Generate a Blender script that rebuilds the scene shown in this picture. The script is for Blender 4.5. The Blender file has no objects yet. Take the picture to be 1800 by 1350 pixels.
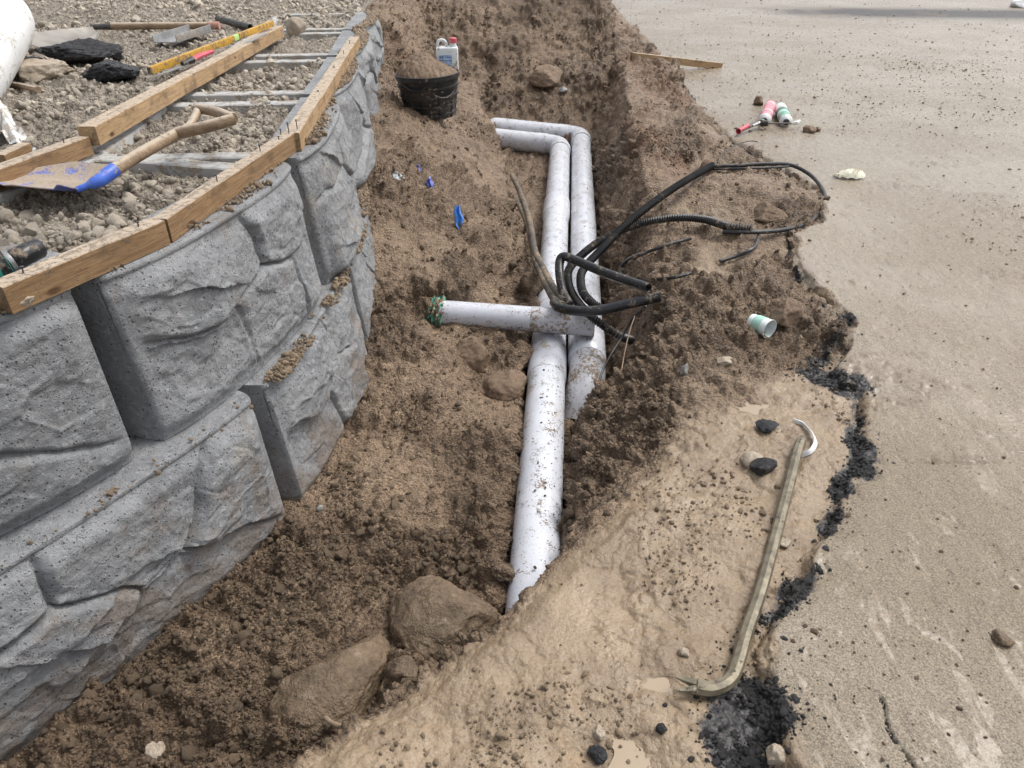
import bpy, bmesh, math, random
import numpy as np
from mathutils import Vector, Matrix, Quaternion

SC = bpy.context.scene
COL = SC.collection
R = math.radians

# ------------------------------------------------------------------ camera
CAM_H = 1.3; PITCH = R(33.0); FPX = 1300.0
cam_d = bpy.data.cameras.new('camera'); cam = bpy.data.objects.new('camera', cam_d); COL.objects.link(cam)
cam.location = (0, 0, CAM_H); cam.rotation_euler = (R(90) - PITCH, 0, 0)
cam_d.sensor_width = 36; cam_d.lens = 36 * FPX / 1800; cam_d.clip_start = 0.02; cam_d.clip_end = 2000
SC.camera = cam
# ------------------------------------------------------------------ light
SUN_EL = R(58); SUN_AZ = R(62)      # azimuth from +Y towards +X
W = bpy.data.worlds.new('World'); SC.world = W; W.use_nodes = True
nt = W.node_tree; nt.nodes.clear()
sky = nt.nodes.new('ShaderNodeTexSky'); sky.sky_type = 'NISHITA'; sky.sun_disc = False
sky.sun_elevation = SUN_EL; sky.sun_rotation = SUN_AZ; sky.air_density = 1.0; sky.dust_density = 4.0; sky.ozone_density = 1.0
hs = nt.nodes.new('ShaderNodeHueSaturation'); hs.inputs['Saturation'].default_value = 0.30
bg = nt.nodes.new('ShaderNodeBackground'); bg.inputs['Strength'].default_value = 0.15
wo = nt.nodes.new('ShaderNodeOutputWorld')
nt.links.new(sky.outputs[0], hs.inputs['Color']); nt.links.new(hs.outputs[0], bg.inputs[0]); nt.links.new(bg.outputs[0], wo.inputs[0])
sd = bpy.data.lights.new('sun', 'SUN'); sd.energy = 1.25; sd.angle = R(24); sd.color = (1.0, 0.985, 0.95)
so = bpy.data.objects.new('sun', sd); COL.objects.link(so)
sv = Vector((math.sin(SUN_AZ) * math.cos(SUN_EL), math.cos(SUN_AZ) * math.cos(SUN_EL), math.sin(SUN_EL)))
so.rotation_euler = sv.to_track_quat('Z', 'Y').to_euler(); so.location = sv * 20
SC.view_settings.view_transform = 'Standard'; SC.view_settings.look = 'None'
SC.view_settings.gamma = 1; SC.view_settings.exposure = 0.57; SC.view_settings.use_curve_mapping = False
SC.cycles.max_bounces = 6; SC.cycles.diffuse_bounces = 3

# ------------------------------------------------------------------ numpy noise
def _h(ix, iy, iz, s=0):
    h = (ix.astype(np.uint32) * np.uint32(374761393) + iy.astype(np.uint32) * np.uint32(668265263)
         + iz.astype(np.uint32) * np.uint32(2147483647) + np.uint32((s * 974634777) & 0xffffffff))
    h ^= h >> np.uint32(13); h *= np.uint32(1274126177); h ^= h >> np.uint32(16)
    h *= np.uint32(2246822519); h ^= h >> np.uint32(13)
    return h
def _f(h): return (h & np.uint32(0xffffff)).astype(np.float32) / np.float32(0xffffff)
def vnoise(P, sc=1.0, seed=0):
    P = np.asarray(P, np.float32) * np.asarray(sc, np.float32)
    i = np.floor(P).astype(np.int32); f = P - i; u = f * f * f * (f * (f * 6 - 15) + 10)
    out = 0
    for dx in (0, 1):
        wx = u[..., 0] if dx else 1 - u[..., 0]
        for dy in (0, 1):
            wy = u[..., 1] if dy else 1 - u[..., 1]
            for dz in (0, 1):
                wz = u[..., 2] if dz else 1 - u[..., 2]
                out = out + wx * wy * wz * _f(_h(i[..., 0] + dx, i[..., 1] + dy, i[..., 2] + dz, seed))
    return out * 2 - 1
def fbm(P, sc, octv=4, seed=0, gain=0.5):
    a = 1.0; o = 0; t = 0; sc = np.asarray(sc, np.float32)
    for k in range(octv):
        o = o + a * vnoise(P, sc, seed + k); t += a; a *= gain; sc = sc * 2.03
    return o / t
def worley(P, sc, seed=0, flat=False):
    P = np.asarray(P, np.float32) * np.asarray(sc, np.float32)
    i = np.floor(P).astype(np.int32); f = P - i
    F1 = np.full(P.shape[:-1], 9.0, np.float32); F2 = F1.copy(); ID = F1 * 0
    for dx in (-1, 0, 1):
        for dy in (-1, 0, 1):
            for dz in (-1, 0, 1):
                h = _h(i[..., 0] + dx, i[..., 1] + dy, i[..., 2] + dz, seed)
                a = _f(h); b = _f(h * np.uint32(1664525) + np.uint32(1013904223)); c = _f(h * np.uint32(22695477) + np.uint32(1))
                d = (dx + a - f[..., 0]) ** 2 + (dy + b - f[..., 1]) ** 2 + (dz + c - f[..., 2]) ** 2
                m = d < F1
                F2 = np.where(m, F1, np.minimum(F2, d)); ID = np.where(m, a, ID); F1 = np.where(m, d, F1)
    return np.sqrt(F1), np.sqrt(F2), ID
def sst(a, b, x):
    t = np.clip((x - a) / (b - a), 0, 1); return t * t * (3 - 2 * t)

# ------------------------------------------------------------------ naming helpers
def tag(o, label=None, cat=None, group=None, kind=None):
    if label: o['label'] = label
    if cat: o['category'] = cat
    if group: o['group'] = group
    if kind: o['kind'] = kind
    return o
def empty(name, loc, label, cat, group=None):
    o = bpy.data.objects.new(name, None); COL.objects.link(o); o.location = loc; o.empty_display_size = 0.05
    return tag(o, label, cat, group)
def link(name, me, mat, parent=None, mw=None):
    if mat is not None and not me.materials: me.materials.append(mat)
    o = bpy.data.objects.new(name, me); COL.objects.link(o)
    mw = mw if mw is not None else Matrix.Identity(4)
    if parent is not None:
        pm = parent.matrix_basis.copy(); q = parent.parent
        while q is not None: pm = q.matrix_basis @ pm; q = q.parent
        o.parent = parent; o.matrix_basis = pm.inverted() @ mw
    else: o.matrix_basis = mw
    return o
def smooth(me, ang=None):
    me.polygons.foreach_set('use_smooth', np.ones(len(me.polygons), bool))
    if ang is not None:
        try: me.set_sharp_from_angle(angle=R(ang))
        except Exception: pass
    return me
def grid_mesh(name, P, keep=None, attrs=None):
    """P: (n,m,3) grid -> mesh of quads, keep: (n-1,m-1) mask"""
    n, m = P.shape[:2]
    idx = np.arange(n * m).reshape(n, m)
    q = np.stack([idx[:-1, :-1], idx[:-1, 1:], idx[1:, 1:], idx[1:, :-1]], -1)
    q = q[keep] if keep is not None else q.reshape(-1, 4)
    used = np.unique(q); rm = np.full(n * m, -1, np.int64); rm[used] = np.arange(len(used)); q = rm[q]
    V = P.reshape(-1, 3)[used].astype(np.float32)
    me = bpy.data.meshes.new(name)
    me.vertices.add(len(V)); me.vertices.foreach_set('co', V.ravel())
    me.loops.add(q.size); me.loops.foreach_set('vertex_index', q.ravel().astype(np.int32))
    me.polygons.add(len(q)); me.polygons.foreach_set('loop_start', np.arange(0, q.size, 4, dtype=np.int32))
    me.polygons.foreach_set('use_smooth', np.ones(len(q), bool))
    me.update(calc_edges=True)
    for k, a in (attrs or {}).items():
        at_ = me.attributes.new(k, 'FLOAT', 'POINT'); at_.data.foreach_set('value', a.reshape(-1)[used].astype(np.float32))
    return me
class MB:
    def __init__(s): s.v = []; s.f = []
    def add(s, V, Fc):
        o = len(s.v); s.v += [tuple(map(float, p)) for p in V]; s.f += [tuple(i + o for i in f) for f in Fc]; return s
    def box(s, x0, x1, y0, y1, z0, z1):
        V = [(x, y, z) for x in (x0, x1) for y in (y0, y1) for z in (z0, z1)]
        return s.add(V, [(0, 1, 3, 2), (4, 6, 7, 5), (0, 4, 5, 1), (2, 3, 7, 6), (0, 2, 6, 4), (1, 5, 7, 3)])
    def tube(s, pts, rad, n=16, cap=True, hollow=0, flat=1.0, up=None):
        pts = [Vector(p) for p in pts]; k = len(pts)
        rad = [rad] * k if not hasattr(rad, '__len__') else list(rad)
        T = [(pts[min(i + 1, k - 1)] - pts[max(i - 1, 0)]).normalized() for i in range(k)]
        a = Vector(up) if up else (Vector((0, 0, 1)) if abs(T[0].z) < .9 else Vector((1, 0, 0)))
        N = (a - a.dot(T[0]) * T[0]).normalized(); V = []; 
        for i in range(k):
            N = (N - N.dot(T[i]) * T[i]).normalized(); B = T[i].cross(N)
            for j in range(n):
                t = 2 * math.pi * j / n
                V.append(pts[i] + rad[i] * (math.cos(t) * N * flat + math.sin(t) * B))
        F = [(i * n + j, i * n + (j + 1) % n, (i + 1) * n + (j + 1) % n, (i + 1) * n + j) for i in range(k - 1) for j in range(n)]
        if cap and not hollow: F += [tuple(range(n))[::-1], tuple((k - 1) * n + j for j in range(n))]
        if hollow:
            base = len(V)
            e = T[-1]; 
            for dd, rr in ((0, 1 - hollow), (-.12, 1 - hollow)):
                for j in range(n): 
                    p = V[(k - 1) * n + j]; c = pts[-1]; V.append(c + (p - c) * rr + e * dd)
            for j in range(n):
                j2 = (j + 1) % n
                F.append(((k - 1) * n + j, (k - 1) * n + j2, base + j2, base + j)); F.append((base + j, base + j2, base + n + j2, base + n + j))
            F.append(tuple(base + n + j for j in range(n))); F.append(tuple(range(n))[::-1])
        return s.add(V, F)
    def lathe(s, prof, n=28, ax=2):
        V = []
        for r, z in prof:
            for j in range(n):
                t = 2 * math.pi * j / n; V.append((r * math.cos(t), r * math.sin(t), z))
        k = len(prof)
        F = [(i * n + j, i * n + (j + 1) % n, (i + 1) * n + (j + 1) % n, (i + 1) * n + j) for i in range(k - 1) for j in range(n)]
        F += [tuple(range(n))[::-1], tuple((k - 1) * n + j for j in range(n))]
        return s.add(V, F)
    def build(s, name, mat, parent=None, mw=None, sm=35, bev=0):
        me = bpy.data.meshes.new(name); me.from_pydata(s.v, [], s.f)
        bm = bmesh.new(); bm.from_mesh(me)
        if bev:
            bmesh.ops.remove_doubles(bm, verts=bm.verts, dist=1e-5)
            bmesh.ops.bevel(bm, geom=[e for e in bm.edges if e.calc_face_angle(0) > .6], offset=bev, segments=2, profile=.6, affect='EDGES')
        bmesh.ops.recalc_face_normals(bm, faces=bm.faces); bm.to_mesh(me); bm.free()
        smooth(me, sm)
        return link(name, me, mat, parent, mw)
def frame(p, q, up=(0, 0, 1)):
    """matrix with local x from p to q, z near up, origin p"""
    p = Vector(p); q = Vector(q); x = (q - p).normalized(); u = Vector(up); y = u.cross(x).normalized(); z = x.cross(y)
    return Matrix(((x.x, y.x, z.x, p.x), (x.y, y.y, z.y, p.y), (x.z, y.z, z.z, p.z), (0, 0, 0, 1)))
def crom(pts, n=8):
    P = [Vector(p) for p in pts]; P = [2 * P[0] - P[1]] + P + [2 * P[-1] - P[-2]]; o = []
    for i in range(1, len(P) - 2):
        a, b, c, d = P[i - 1:i + 3]
        for k in range(n):
            t = k / n; o.append(.5 * ((2 * b) + (c - a) * t + (2 * a - 5 * b + 4 * c - d) * t * t + (3 * b - a - 3 * c + d) * t ** 3))
    o.append(P[-2]); return o
def resample(pts, step):
    L = [0]
    for a, b in zip(pts, pts[1:]): L.append(L[-1] + (b - a).length)
    n = max(2, int(L[-1] / step)); A = np.array([tuple(p) for p in pts]); s = np.linspace(0, L[-1], n)
    return [Vector((np.interp(t, L, A[:, 0]), np.interp(t, L, A[:, 1]), np.interp(t, L, A[:, 2]))) for t in s]

# ------------------------------------------------------------------ materials
class NT:
    def __init__(s, name):
        s.m = bpy.data.materials.new(name); s.m.use_nodes = True; s.t = s.m.node_tree; s.t.nodes.clear()
        s.out = s.t.nodes.new('ShaderNodeOutputMaterial'); s.b = s.t.nodes.new('ShaderNodeBsdfPrincipled'); s.l(s.b.outputs[0], s.out.inputs[0])
        s.tc = s.t.nodes.new('ShaderNodeTexCoord'); s.co = s.tc.outputs['Object']
    def n(s, ty, **kw):
        x = s.t.nodes.new(ty)
        for k, v in kw.items(): setattr(x, k, v)
        return x
    def l(s, a, b): s.t.links.new(a, b)
    def put(s, v, inp):
        if isinstance(v, bpy.types.NodeSocket): s.l(v, inp)
        else:
            if isinstance(v, (tuple, list)) and len(v) == 3 and inp.type == 'RGBA': v = (*v, 1)
            inp.default_value = v
    def noise(s, sc, det=4, rough=.6, vec=None, dist=0):
        x = s.n('ShaderNodeTexNoise'); s.l(vec or s.co, x.inputs['Vector']); x.inputs['Scale'].default_value = sc
        x.inputs['Detail'].default_value = det; x.inputs['Roughness'].default_value = rough; x.inputs['Distortion'].default_value = dist
        return x.outputs['Fac']
    def vor(s, sc, vec=None, feat='F1', out='Distance', rnd=1):
        x = s.n('ShaderNodeTexVoronoi', feature=feat); s.l(vec or s.co, x.inputs['Vector']); x.inputs['Scale'].default_value = sc
        x.inputs['Randomness'].default_value = rnd
        return x.outputs[out]
    def scale(s, v, vec=None):
        x = s.n('ShaderNodeMapping'); s.l(vec or s.co, x.inputs['Vector']); x.inputs['Scale'].default_value = v; return x.outputs[0]
    def math(s, op, a, b=0.0, c=None, clamp=False):
        x = s.n('ShaderNodeMath', operation=op); x.use_clamp = clamp; s.put(a, x.inputs[0]); s.put(b, x.inputs[1])
        if c is not None: s.put(c, x.inputs[2])
        return x.outputs[0]
    def ss(s, a, b, v):
        x = s.n('ShaderNodeMapRange', interpolation_type='SMOOTHSTEP'); s.put(v, x.inputs['Value'])
        x.inputs['From Min'].default_value = a; x.inputs['From Max'].default_value = b; return x.outputs[0]
    def mix(s, f, a, b, mode='MIX'):
        x = s.n('ShaderNodeMix', data_type='RGBA', blend_type=mode); s.put(f, x.inputs[0]); s.put(a, x.inputs[6]); s.put(b, x.inputs[7]); return x.outputs[2]
    def mixf(s, f, a, b):
        x = s.n('ShaderNodeMix', data_type='FLOAT'); s.put(f, x.inputs[0]); s.put(a, x.inputs[2]); s.put(b, x.inputs[3]); return x.outputs[0]
    def attr(s, n):
        x = s.n('ShaderNodeAttribute', attribute_name=n); return x.outputs['Fac']
    def bump(s, h, dist, strength=1.0, prev=None):
        x = s.n('ShaderNodeBump'); s.put(h, x.inputs['Height']); s.put(dist, x.inputs['Distance']); x.inputs['Strength'].default_value = strength
        if prev is not None: s.l(prev, x.inputs['Normal'])
        return x.outputs[0]
    def fin(s, col, rough, nrm=None, spec=.5, metal=0.0, **kw):
        s.put(col, s.b.inputs['Base Color']); s.put(rough, s.b.inputs['Roughness']); s.put(spec, s.b.inputs['Specular IOR Level']); s.put(metal, s.b.inputs['Metallic'])
        if nrm is not None: s.l(nrm, s.b.inputs['Normal'])
        for k, v in kw.items(): s.put(v, s.b.inputs[k])
        return s.m
SOIL_D = (.102, .067, .041); SOIL_M = (.215, .146, .091); SOIL_L = (.38, .275, .178)
MUD = (.300, .222, .143); ROADC = (.315, .265, .200)
DIRT = (.25, .175, .11)
def simple(name, c1, c2=None, sc=8, rough=.5, dirt=0.0, dsc=40, dcol=DIRT, bsc=60, bd=.0006, metal=0.0, spec=.5, stretch=None, coat=0, smear=0):
    g = NT(name); v = g.scale(stretch) if stretch else g.co
    col = g.mix(g.ss(.35, .65, g.noise(sc, 5, vec=v)), c1, c2 or c1)
    rr = g.math('ADD', g.math('MULTIPLY', g.noise(sc * 2.3), .25), rough - .12)
    h = g.noise(bsc, 5, vec=v)
    if dirt > 0:
        a = g.noise(dsc, 6, .7); b = g.noise(dsc * .13, 3)
        m = g.ss(.62 - dirt * .35, .70 - dirt * .35, g.math('ADD', g.math('MULTIPLY', a, .62), g.math('MULTIPLY', b, .38)))
        col = g.mix(m, col, g.mix(g.noise(90), tuple(x * .6 for x in dcol), tuple(min(1, x * 1.3) for x in dcol)))
        rr = g.mixf(m, rr, .8); h = g.math('ADD', h, g.math('MULTIPLY', m, 1.2)); metal = g.mixf(m, metal, 0.0)
    if smear:
        m2 = g.math('MULTIPLY', g.ss(.57, .66, g.math('ADD', g.math('MULTIPLY', g.noise(5.5, 7, .72, dist=.4), .8), g.math('MULTIPLY', g.noise(60, 4), .2))), smear)
        col = g.mix(m2, col, g.mix(g.noise(30, 5), (.25, .18, .115), (.42, .34, .25))); rr = g.mixf(m2, rr, .7)
    return g.fin(col, rr, g.bump(h, bd), spec, metal, **({'Coat Weight': coat} if coat else {}))

def ground_mat():
    g = NT('ground_soil_mud'); A = {k: g.attr(k) for k in ('mud', 'tar', 'grav', 'road', 'pack', 'red')}
    n1 = g.noise(3.5, 6, .65); n2 = g.noise(38, 5, .7); n3 = g.noise(170, 4, .7); big = g.noise(.9, 3)
    f = g.math('ADD', g.math('MULTIPLY', n1, .5), g.math('MULTIPLY', n2, .5))
    soil = g.mix(g.ss(.36, .52, f), SOIL_D, SOIL_M); soil = g.mix(g.ss(.5, .68, f), soil, SOIL_L)
    soil = g.mix(g.math('MULTIPLY', A['red'], .7), soil, g.mix(g.noise(25), (.16, .075, .038), (.29, .165, .090)))
    soil = g.mix(g.math('MULTIPLY', A['pack'], .5), soil, g.mix(g.ss(.3, .7, n2), (.17, .112, .070), (.36, .255, .165)))
    gran = g.ss(.25, .75, n3)
    soil = g.mix(.8, soil, g.mix(gran, (.18, .18, .18), (.80, .80, .80)), 'OVERLAY')
    # wet mud bank
    mudc = g.mix(g.ss(.35, .65, g.noise(5, 5)), (.22, .158, .10), MUD); mudc = g.mix(g.ss(.55, .72, n1), mudc, (.335, .235, .135))
    mudc = g.mix(.32, mudc, g.mix(gran, (.25, .25, .25), (.74, .74, .74)), 'OVERLAY')
    mudc = g.mix(g.math('MULTIPLY', g.ss(.60, .70, g.noise(16, 6, .7)), .35), mudc, (.19, .13, .085))
    # road: sandy film over asphalt, with smooth silt runs
    sv_ = g.n('ShaderNodeMapping'); g.l(g.co, sv_.inputs[0]); sv_.inputs['Rotation'].default_value = (0, 0, R(35)); sv_.inputs['Scale'].default_value = (1, .32, 1)
    runs = g.noise(17, 5, .60, vec=sv_.outputs[0], dist=.8); bigr = g.noise(1.1, 4)
    rm = g.ss(.535, .565, g.math('ADD', g.math('MULTIPLY', runs, .7), g.math('MULTIPLY', bigr, .3)))
    rc = g.mix(g.ss(.35, .65, bigr), (.245, .192, .130), ROADC)
    rc = g.mix(.75, rc, g.mix(g.ss(.3, .7, g.noise(240, 3, .7)), (.20, .20, .20), (.78, .78, .78)), 'OVERLAY')
    rc = g.mix(g.math('MULTIPLY', g.ss(.60, .66, g.noise(85, 3, .7)), .6), rc, (.12, .09, .065))
    rc = g.mix(g.math('MULTIPLY', rm, .42), rc, (.165, .122, .076))
    dk = g.attr('wetroad'); rc = g.mix(g.math('MULTIPLY', dk, .9), rc, g.mix(g.noise(120), (.045, .047, .052), (.13, .13, .135)))
    tarc = g.mix(g.ss(.4, .62, g.noise(90, 4, .7)), (.018, .018, .020), (.075, .070, .066))
    gravc = g.mix(g.ss(.35, .65, n2), (.17, .135, .10), (.40, .345, .275)); gravc = g.mix(.5, gravc, g.mix(gran, (.25, .25, .25), (.78, .78, .78)), 'OVERLAY')
    rc = g.mix(g.math('MULTIPLY', g.attr('lump'), .55), rc, g.mix(n2, (.16, .12, .085), (.30, .235, .17)))
    c = g.mix(A['mud'], soil, mudc); c = g.mix(A['grav'], c, gravc); c = g.mix(A['road'], c, rc)
    tm = g.ss(.46, .60, g.math('ADD', g.math('MULTIPLY', A['tar'], .72), g.math('MULTIPLY', g.noise(60, 5, .75), .36)))
    c = g.mix(tm, c, tarc)
    r_soil = g.math('ADD', .28, g.math('MULTIPLY', n2, .45)); r_mud = g.math('ADD', .06, g.math('MULTIPLY', n1, .5))
    r_road = g.mixf(rm, g.math('ADD', .07, g.math('MULTIPLY', g.noise(30), .34)), .22)
    r = g.mixf(A['mud'], r_soil, r_mud); r = g.mixf(A['grav'], r, .62); r = g.mixf(A['road'], r, g.mixf(dk, r_road, .6)); r = g.mixf(tm, r, .42)
    # relief
    hs_ = g.math('ADD', g.math('MULTIPLY', g.noise(110, 6, .75), 1.0), g.math('ADD', g.math('MULTIPLY', g.math('SUBTRACT', 1.0, g.vor(210)), .6), g.math('MULTIPLY', g.math('SUBTRACT', 1.0, g.vor(95)), 1.1)))
    ds = g.mixf(A['mud'], .0090, .0016); ds = g.mixf(A['pack'], ds, .0070)
    hr = g.math('ADD', g.math('MULTIPLY', g.noise(150, 5, .7), 1.0), g.math('MULTIPLY', g.noise(45, 4, .6, vec=sv_.outputs[0]), 1.0))
    b1 = g.bump(g.mixf(A['road'], hs_, hr), g.mixf(A['road'], ds, g.mixf(rm, .0050, .0011)))
    b2 = g.bump(g.noise(420, 3, .7), g.mixf(rm, .0012, .0003), prev=b1)
    return g.fin(c, r, b2, g.mixf(dk, .5, .12))
def concrete_mat():
    g = NT('cast_concrete')
    n = g.noise(4, 6, .6); f = g.noise(60, 5, .7)
    c = g.mix(g.ss(.35, .68, n), (.225, .230, .236), (.335, .340, .346)); c = g.mix(g.ss(.45, .75, f), c, (.395, .40, .404))
    c = g.mix(g.math('MULTIPLY', g.ss(.58, .70, g.noise(2.3, 5, .65)), .5), c, (.36, .31, .24))
    # air pores and specks of dirt
    v = g.vor(75); keep = g.ss(.45, .5, g.noise(40, 1)); p1 = g.math('MULTIPLY', g.math('SUBTRACT', 1.0, g.ss(.13, .20, v)), keep)
    v2 = g.vor(38, vec=g.scale((1, 1.6, 1))); p2 = g.math('SUBTRACT', 1.0, g.ss(.09, .13, v2)); v3 = g.vor(170); p3 = g.math('MULTIPLY', g.math('SUBTRACT', 1.0, g.ss(.16, .26, v3)), g.ss(.5, .56, g.noise(25, 2)))
    p = g.math('MAXIMUM', g.math('MAXIMUM', p1, p2), p3)
    c = g.mix(g.math('MULTIPLY', p, .8), c, (.06, .05, .04))
    # soil stain rising from the ground line
    sx = g.n('ShaderNodeSeparateXYZ'); g.l(g.co, sx.inputs[0])
    st = g.ss(.56, .74, g.math('ADD', g.noise(7, 6, .7), g.math('MULTIPLY', g.ss(.12, -.36, sx.outputs['Z']), .22)))
    c = g.mix(g.math('MULTIPLY', st, .55), c, g.mix(g.noise(90), (.13, .085, .05), (.30, .22, .15)))
    h = g.math('SUBTRACT', g.math('ADD', g.math('MULTIPLY', g.noise(24, 8, .74), 4.0), g.noise(210, 4, .7)), g.math('MULTIPLY', p, 1.8))
    return g.fin(c, g.math('ADD', .52, g.math('MULTIPLY', f, .3)), g.bump(h, .0042), .4)
def wood_mat(name, a, b, dirt=.35):
    g = NT(name); v = g.scale((1, 14, 14))
    gr = g.noise(9, 6, .65, vec=v, dist=.8); fine = g.noise(60, 4, .7, vec=g.scale((.6, 9, 9)))
    c = g.mix(g.ss(.3, .7, gr), a, b); c = g.mix(g.math('MULTIPLY', g.ss(.58, .70, fine), .6), c, tuple(x * .45 for x in a))
    c = g.mix(g.math('MULTIPLY', g.ss(.55, .75, g.noise(3, 4)), .6), c, tuple(x * .62 for x in a))
    kn = g.vor(5, vec=g.scale((1, 2.2, 2.2))); c = g.mix(g.math('SUBTRACT', 1.0, g.ss(.06, .13, kn)), c, (.10, .05, .02))
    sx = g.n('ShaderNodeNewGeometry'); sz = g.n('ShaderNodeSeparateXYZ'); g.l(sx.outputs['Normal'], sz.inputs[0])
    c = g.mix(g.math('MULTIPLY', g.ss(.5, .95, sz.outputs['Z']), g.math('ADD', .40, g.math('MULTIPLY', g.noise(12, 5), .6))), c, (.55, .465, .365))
    c = g.mix(g.math('MULTIPLY', g.ss(.52, .66, g.noise(6, 6, .7)), .6), c, (.10, .068, .042))
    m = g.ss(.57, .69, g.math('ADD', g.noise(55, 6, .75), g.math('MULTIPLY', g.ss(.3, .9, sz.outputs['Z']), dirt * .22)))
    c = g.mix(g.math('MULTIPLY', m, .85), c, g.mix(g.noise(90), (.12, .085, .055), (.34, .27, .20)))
    h = g.math('ADD', g.math('MULTIPLY', gr, .6), g.math('ADD', fine, g.math('MULTIPLY', m, 1.2)))
    return g.fin(c, .55, g.bump(h, .0011), .35)
def stone_mat(name, a, b, cc, sc=14, bd=.004, rough=.65, var=0.0):
    g = NT(name); n = g.noise(sc, 6, .7); f = g.noise(sc * 9, 4, .7)
    c = g.mix(g.ss(.35, .6, n), a, b); c = g.mix(g.ss(.58, .72, g.noise(sc * 2.2, 5, .7)), c, cc)
    c = g.mix(.5, c, g.mix(g.ss(.25, .75, f), (.28, .28, .28), (.76, .76, .76)), 'OVERLAY')
    if var:
        oi = g.n('ShaderNodeObjectInfo'); hsv = g.n('ShaderNodeHueSaturation'); g.l(c, hsv.inputs['Color'])
        g.put(g.math('ADD', 1 - var, g.math('MULTIPLY', oi.outputs['Random'], 2 * var)), hsv.inputs['Value']); c = hsv.outputs[0]
    return g.fin(c, rough, g.bump(g.math('ADD', g.math('MULTIPLY', n, 1.5), f), bd), .4)
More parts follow.
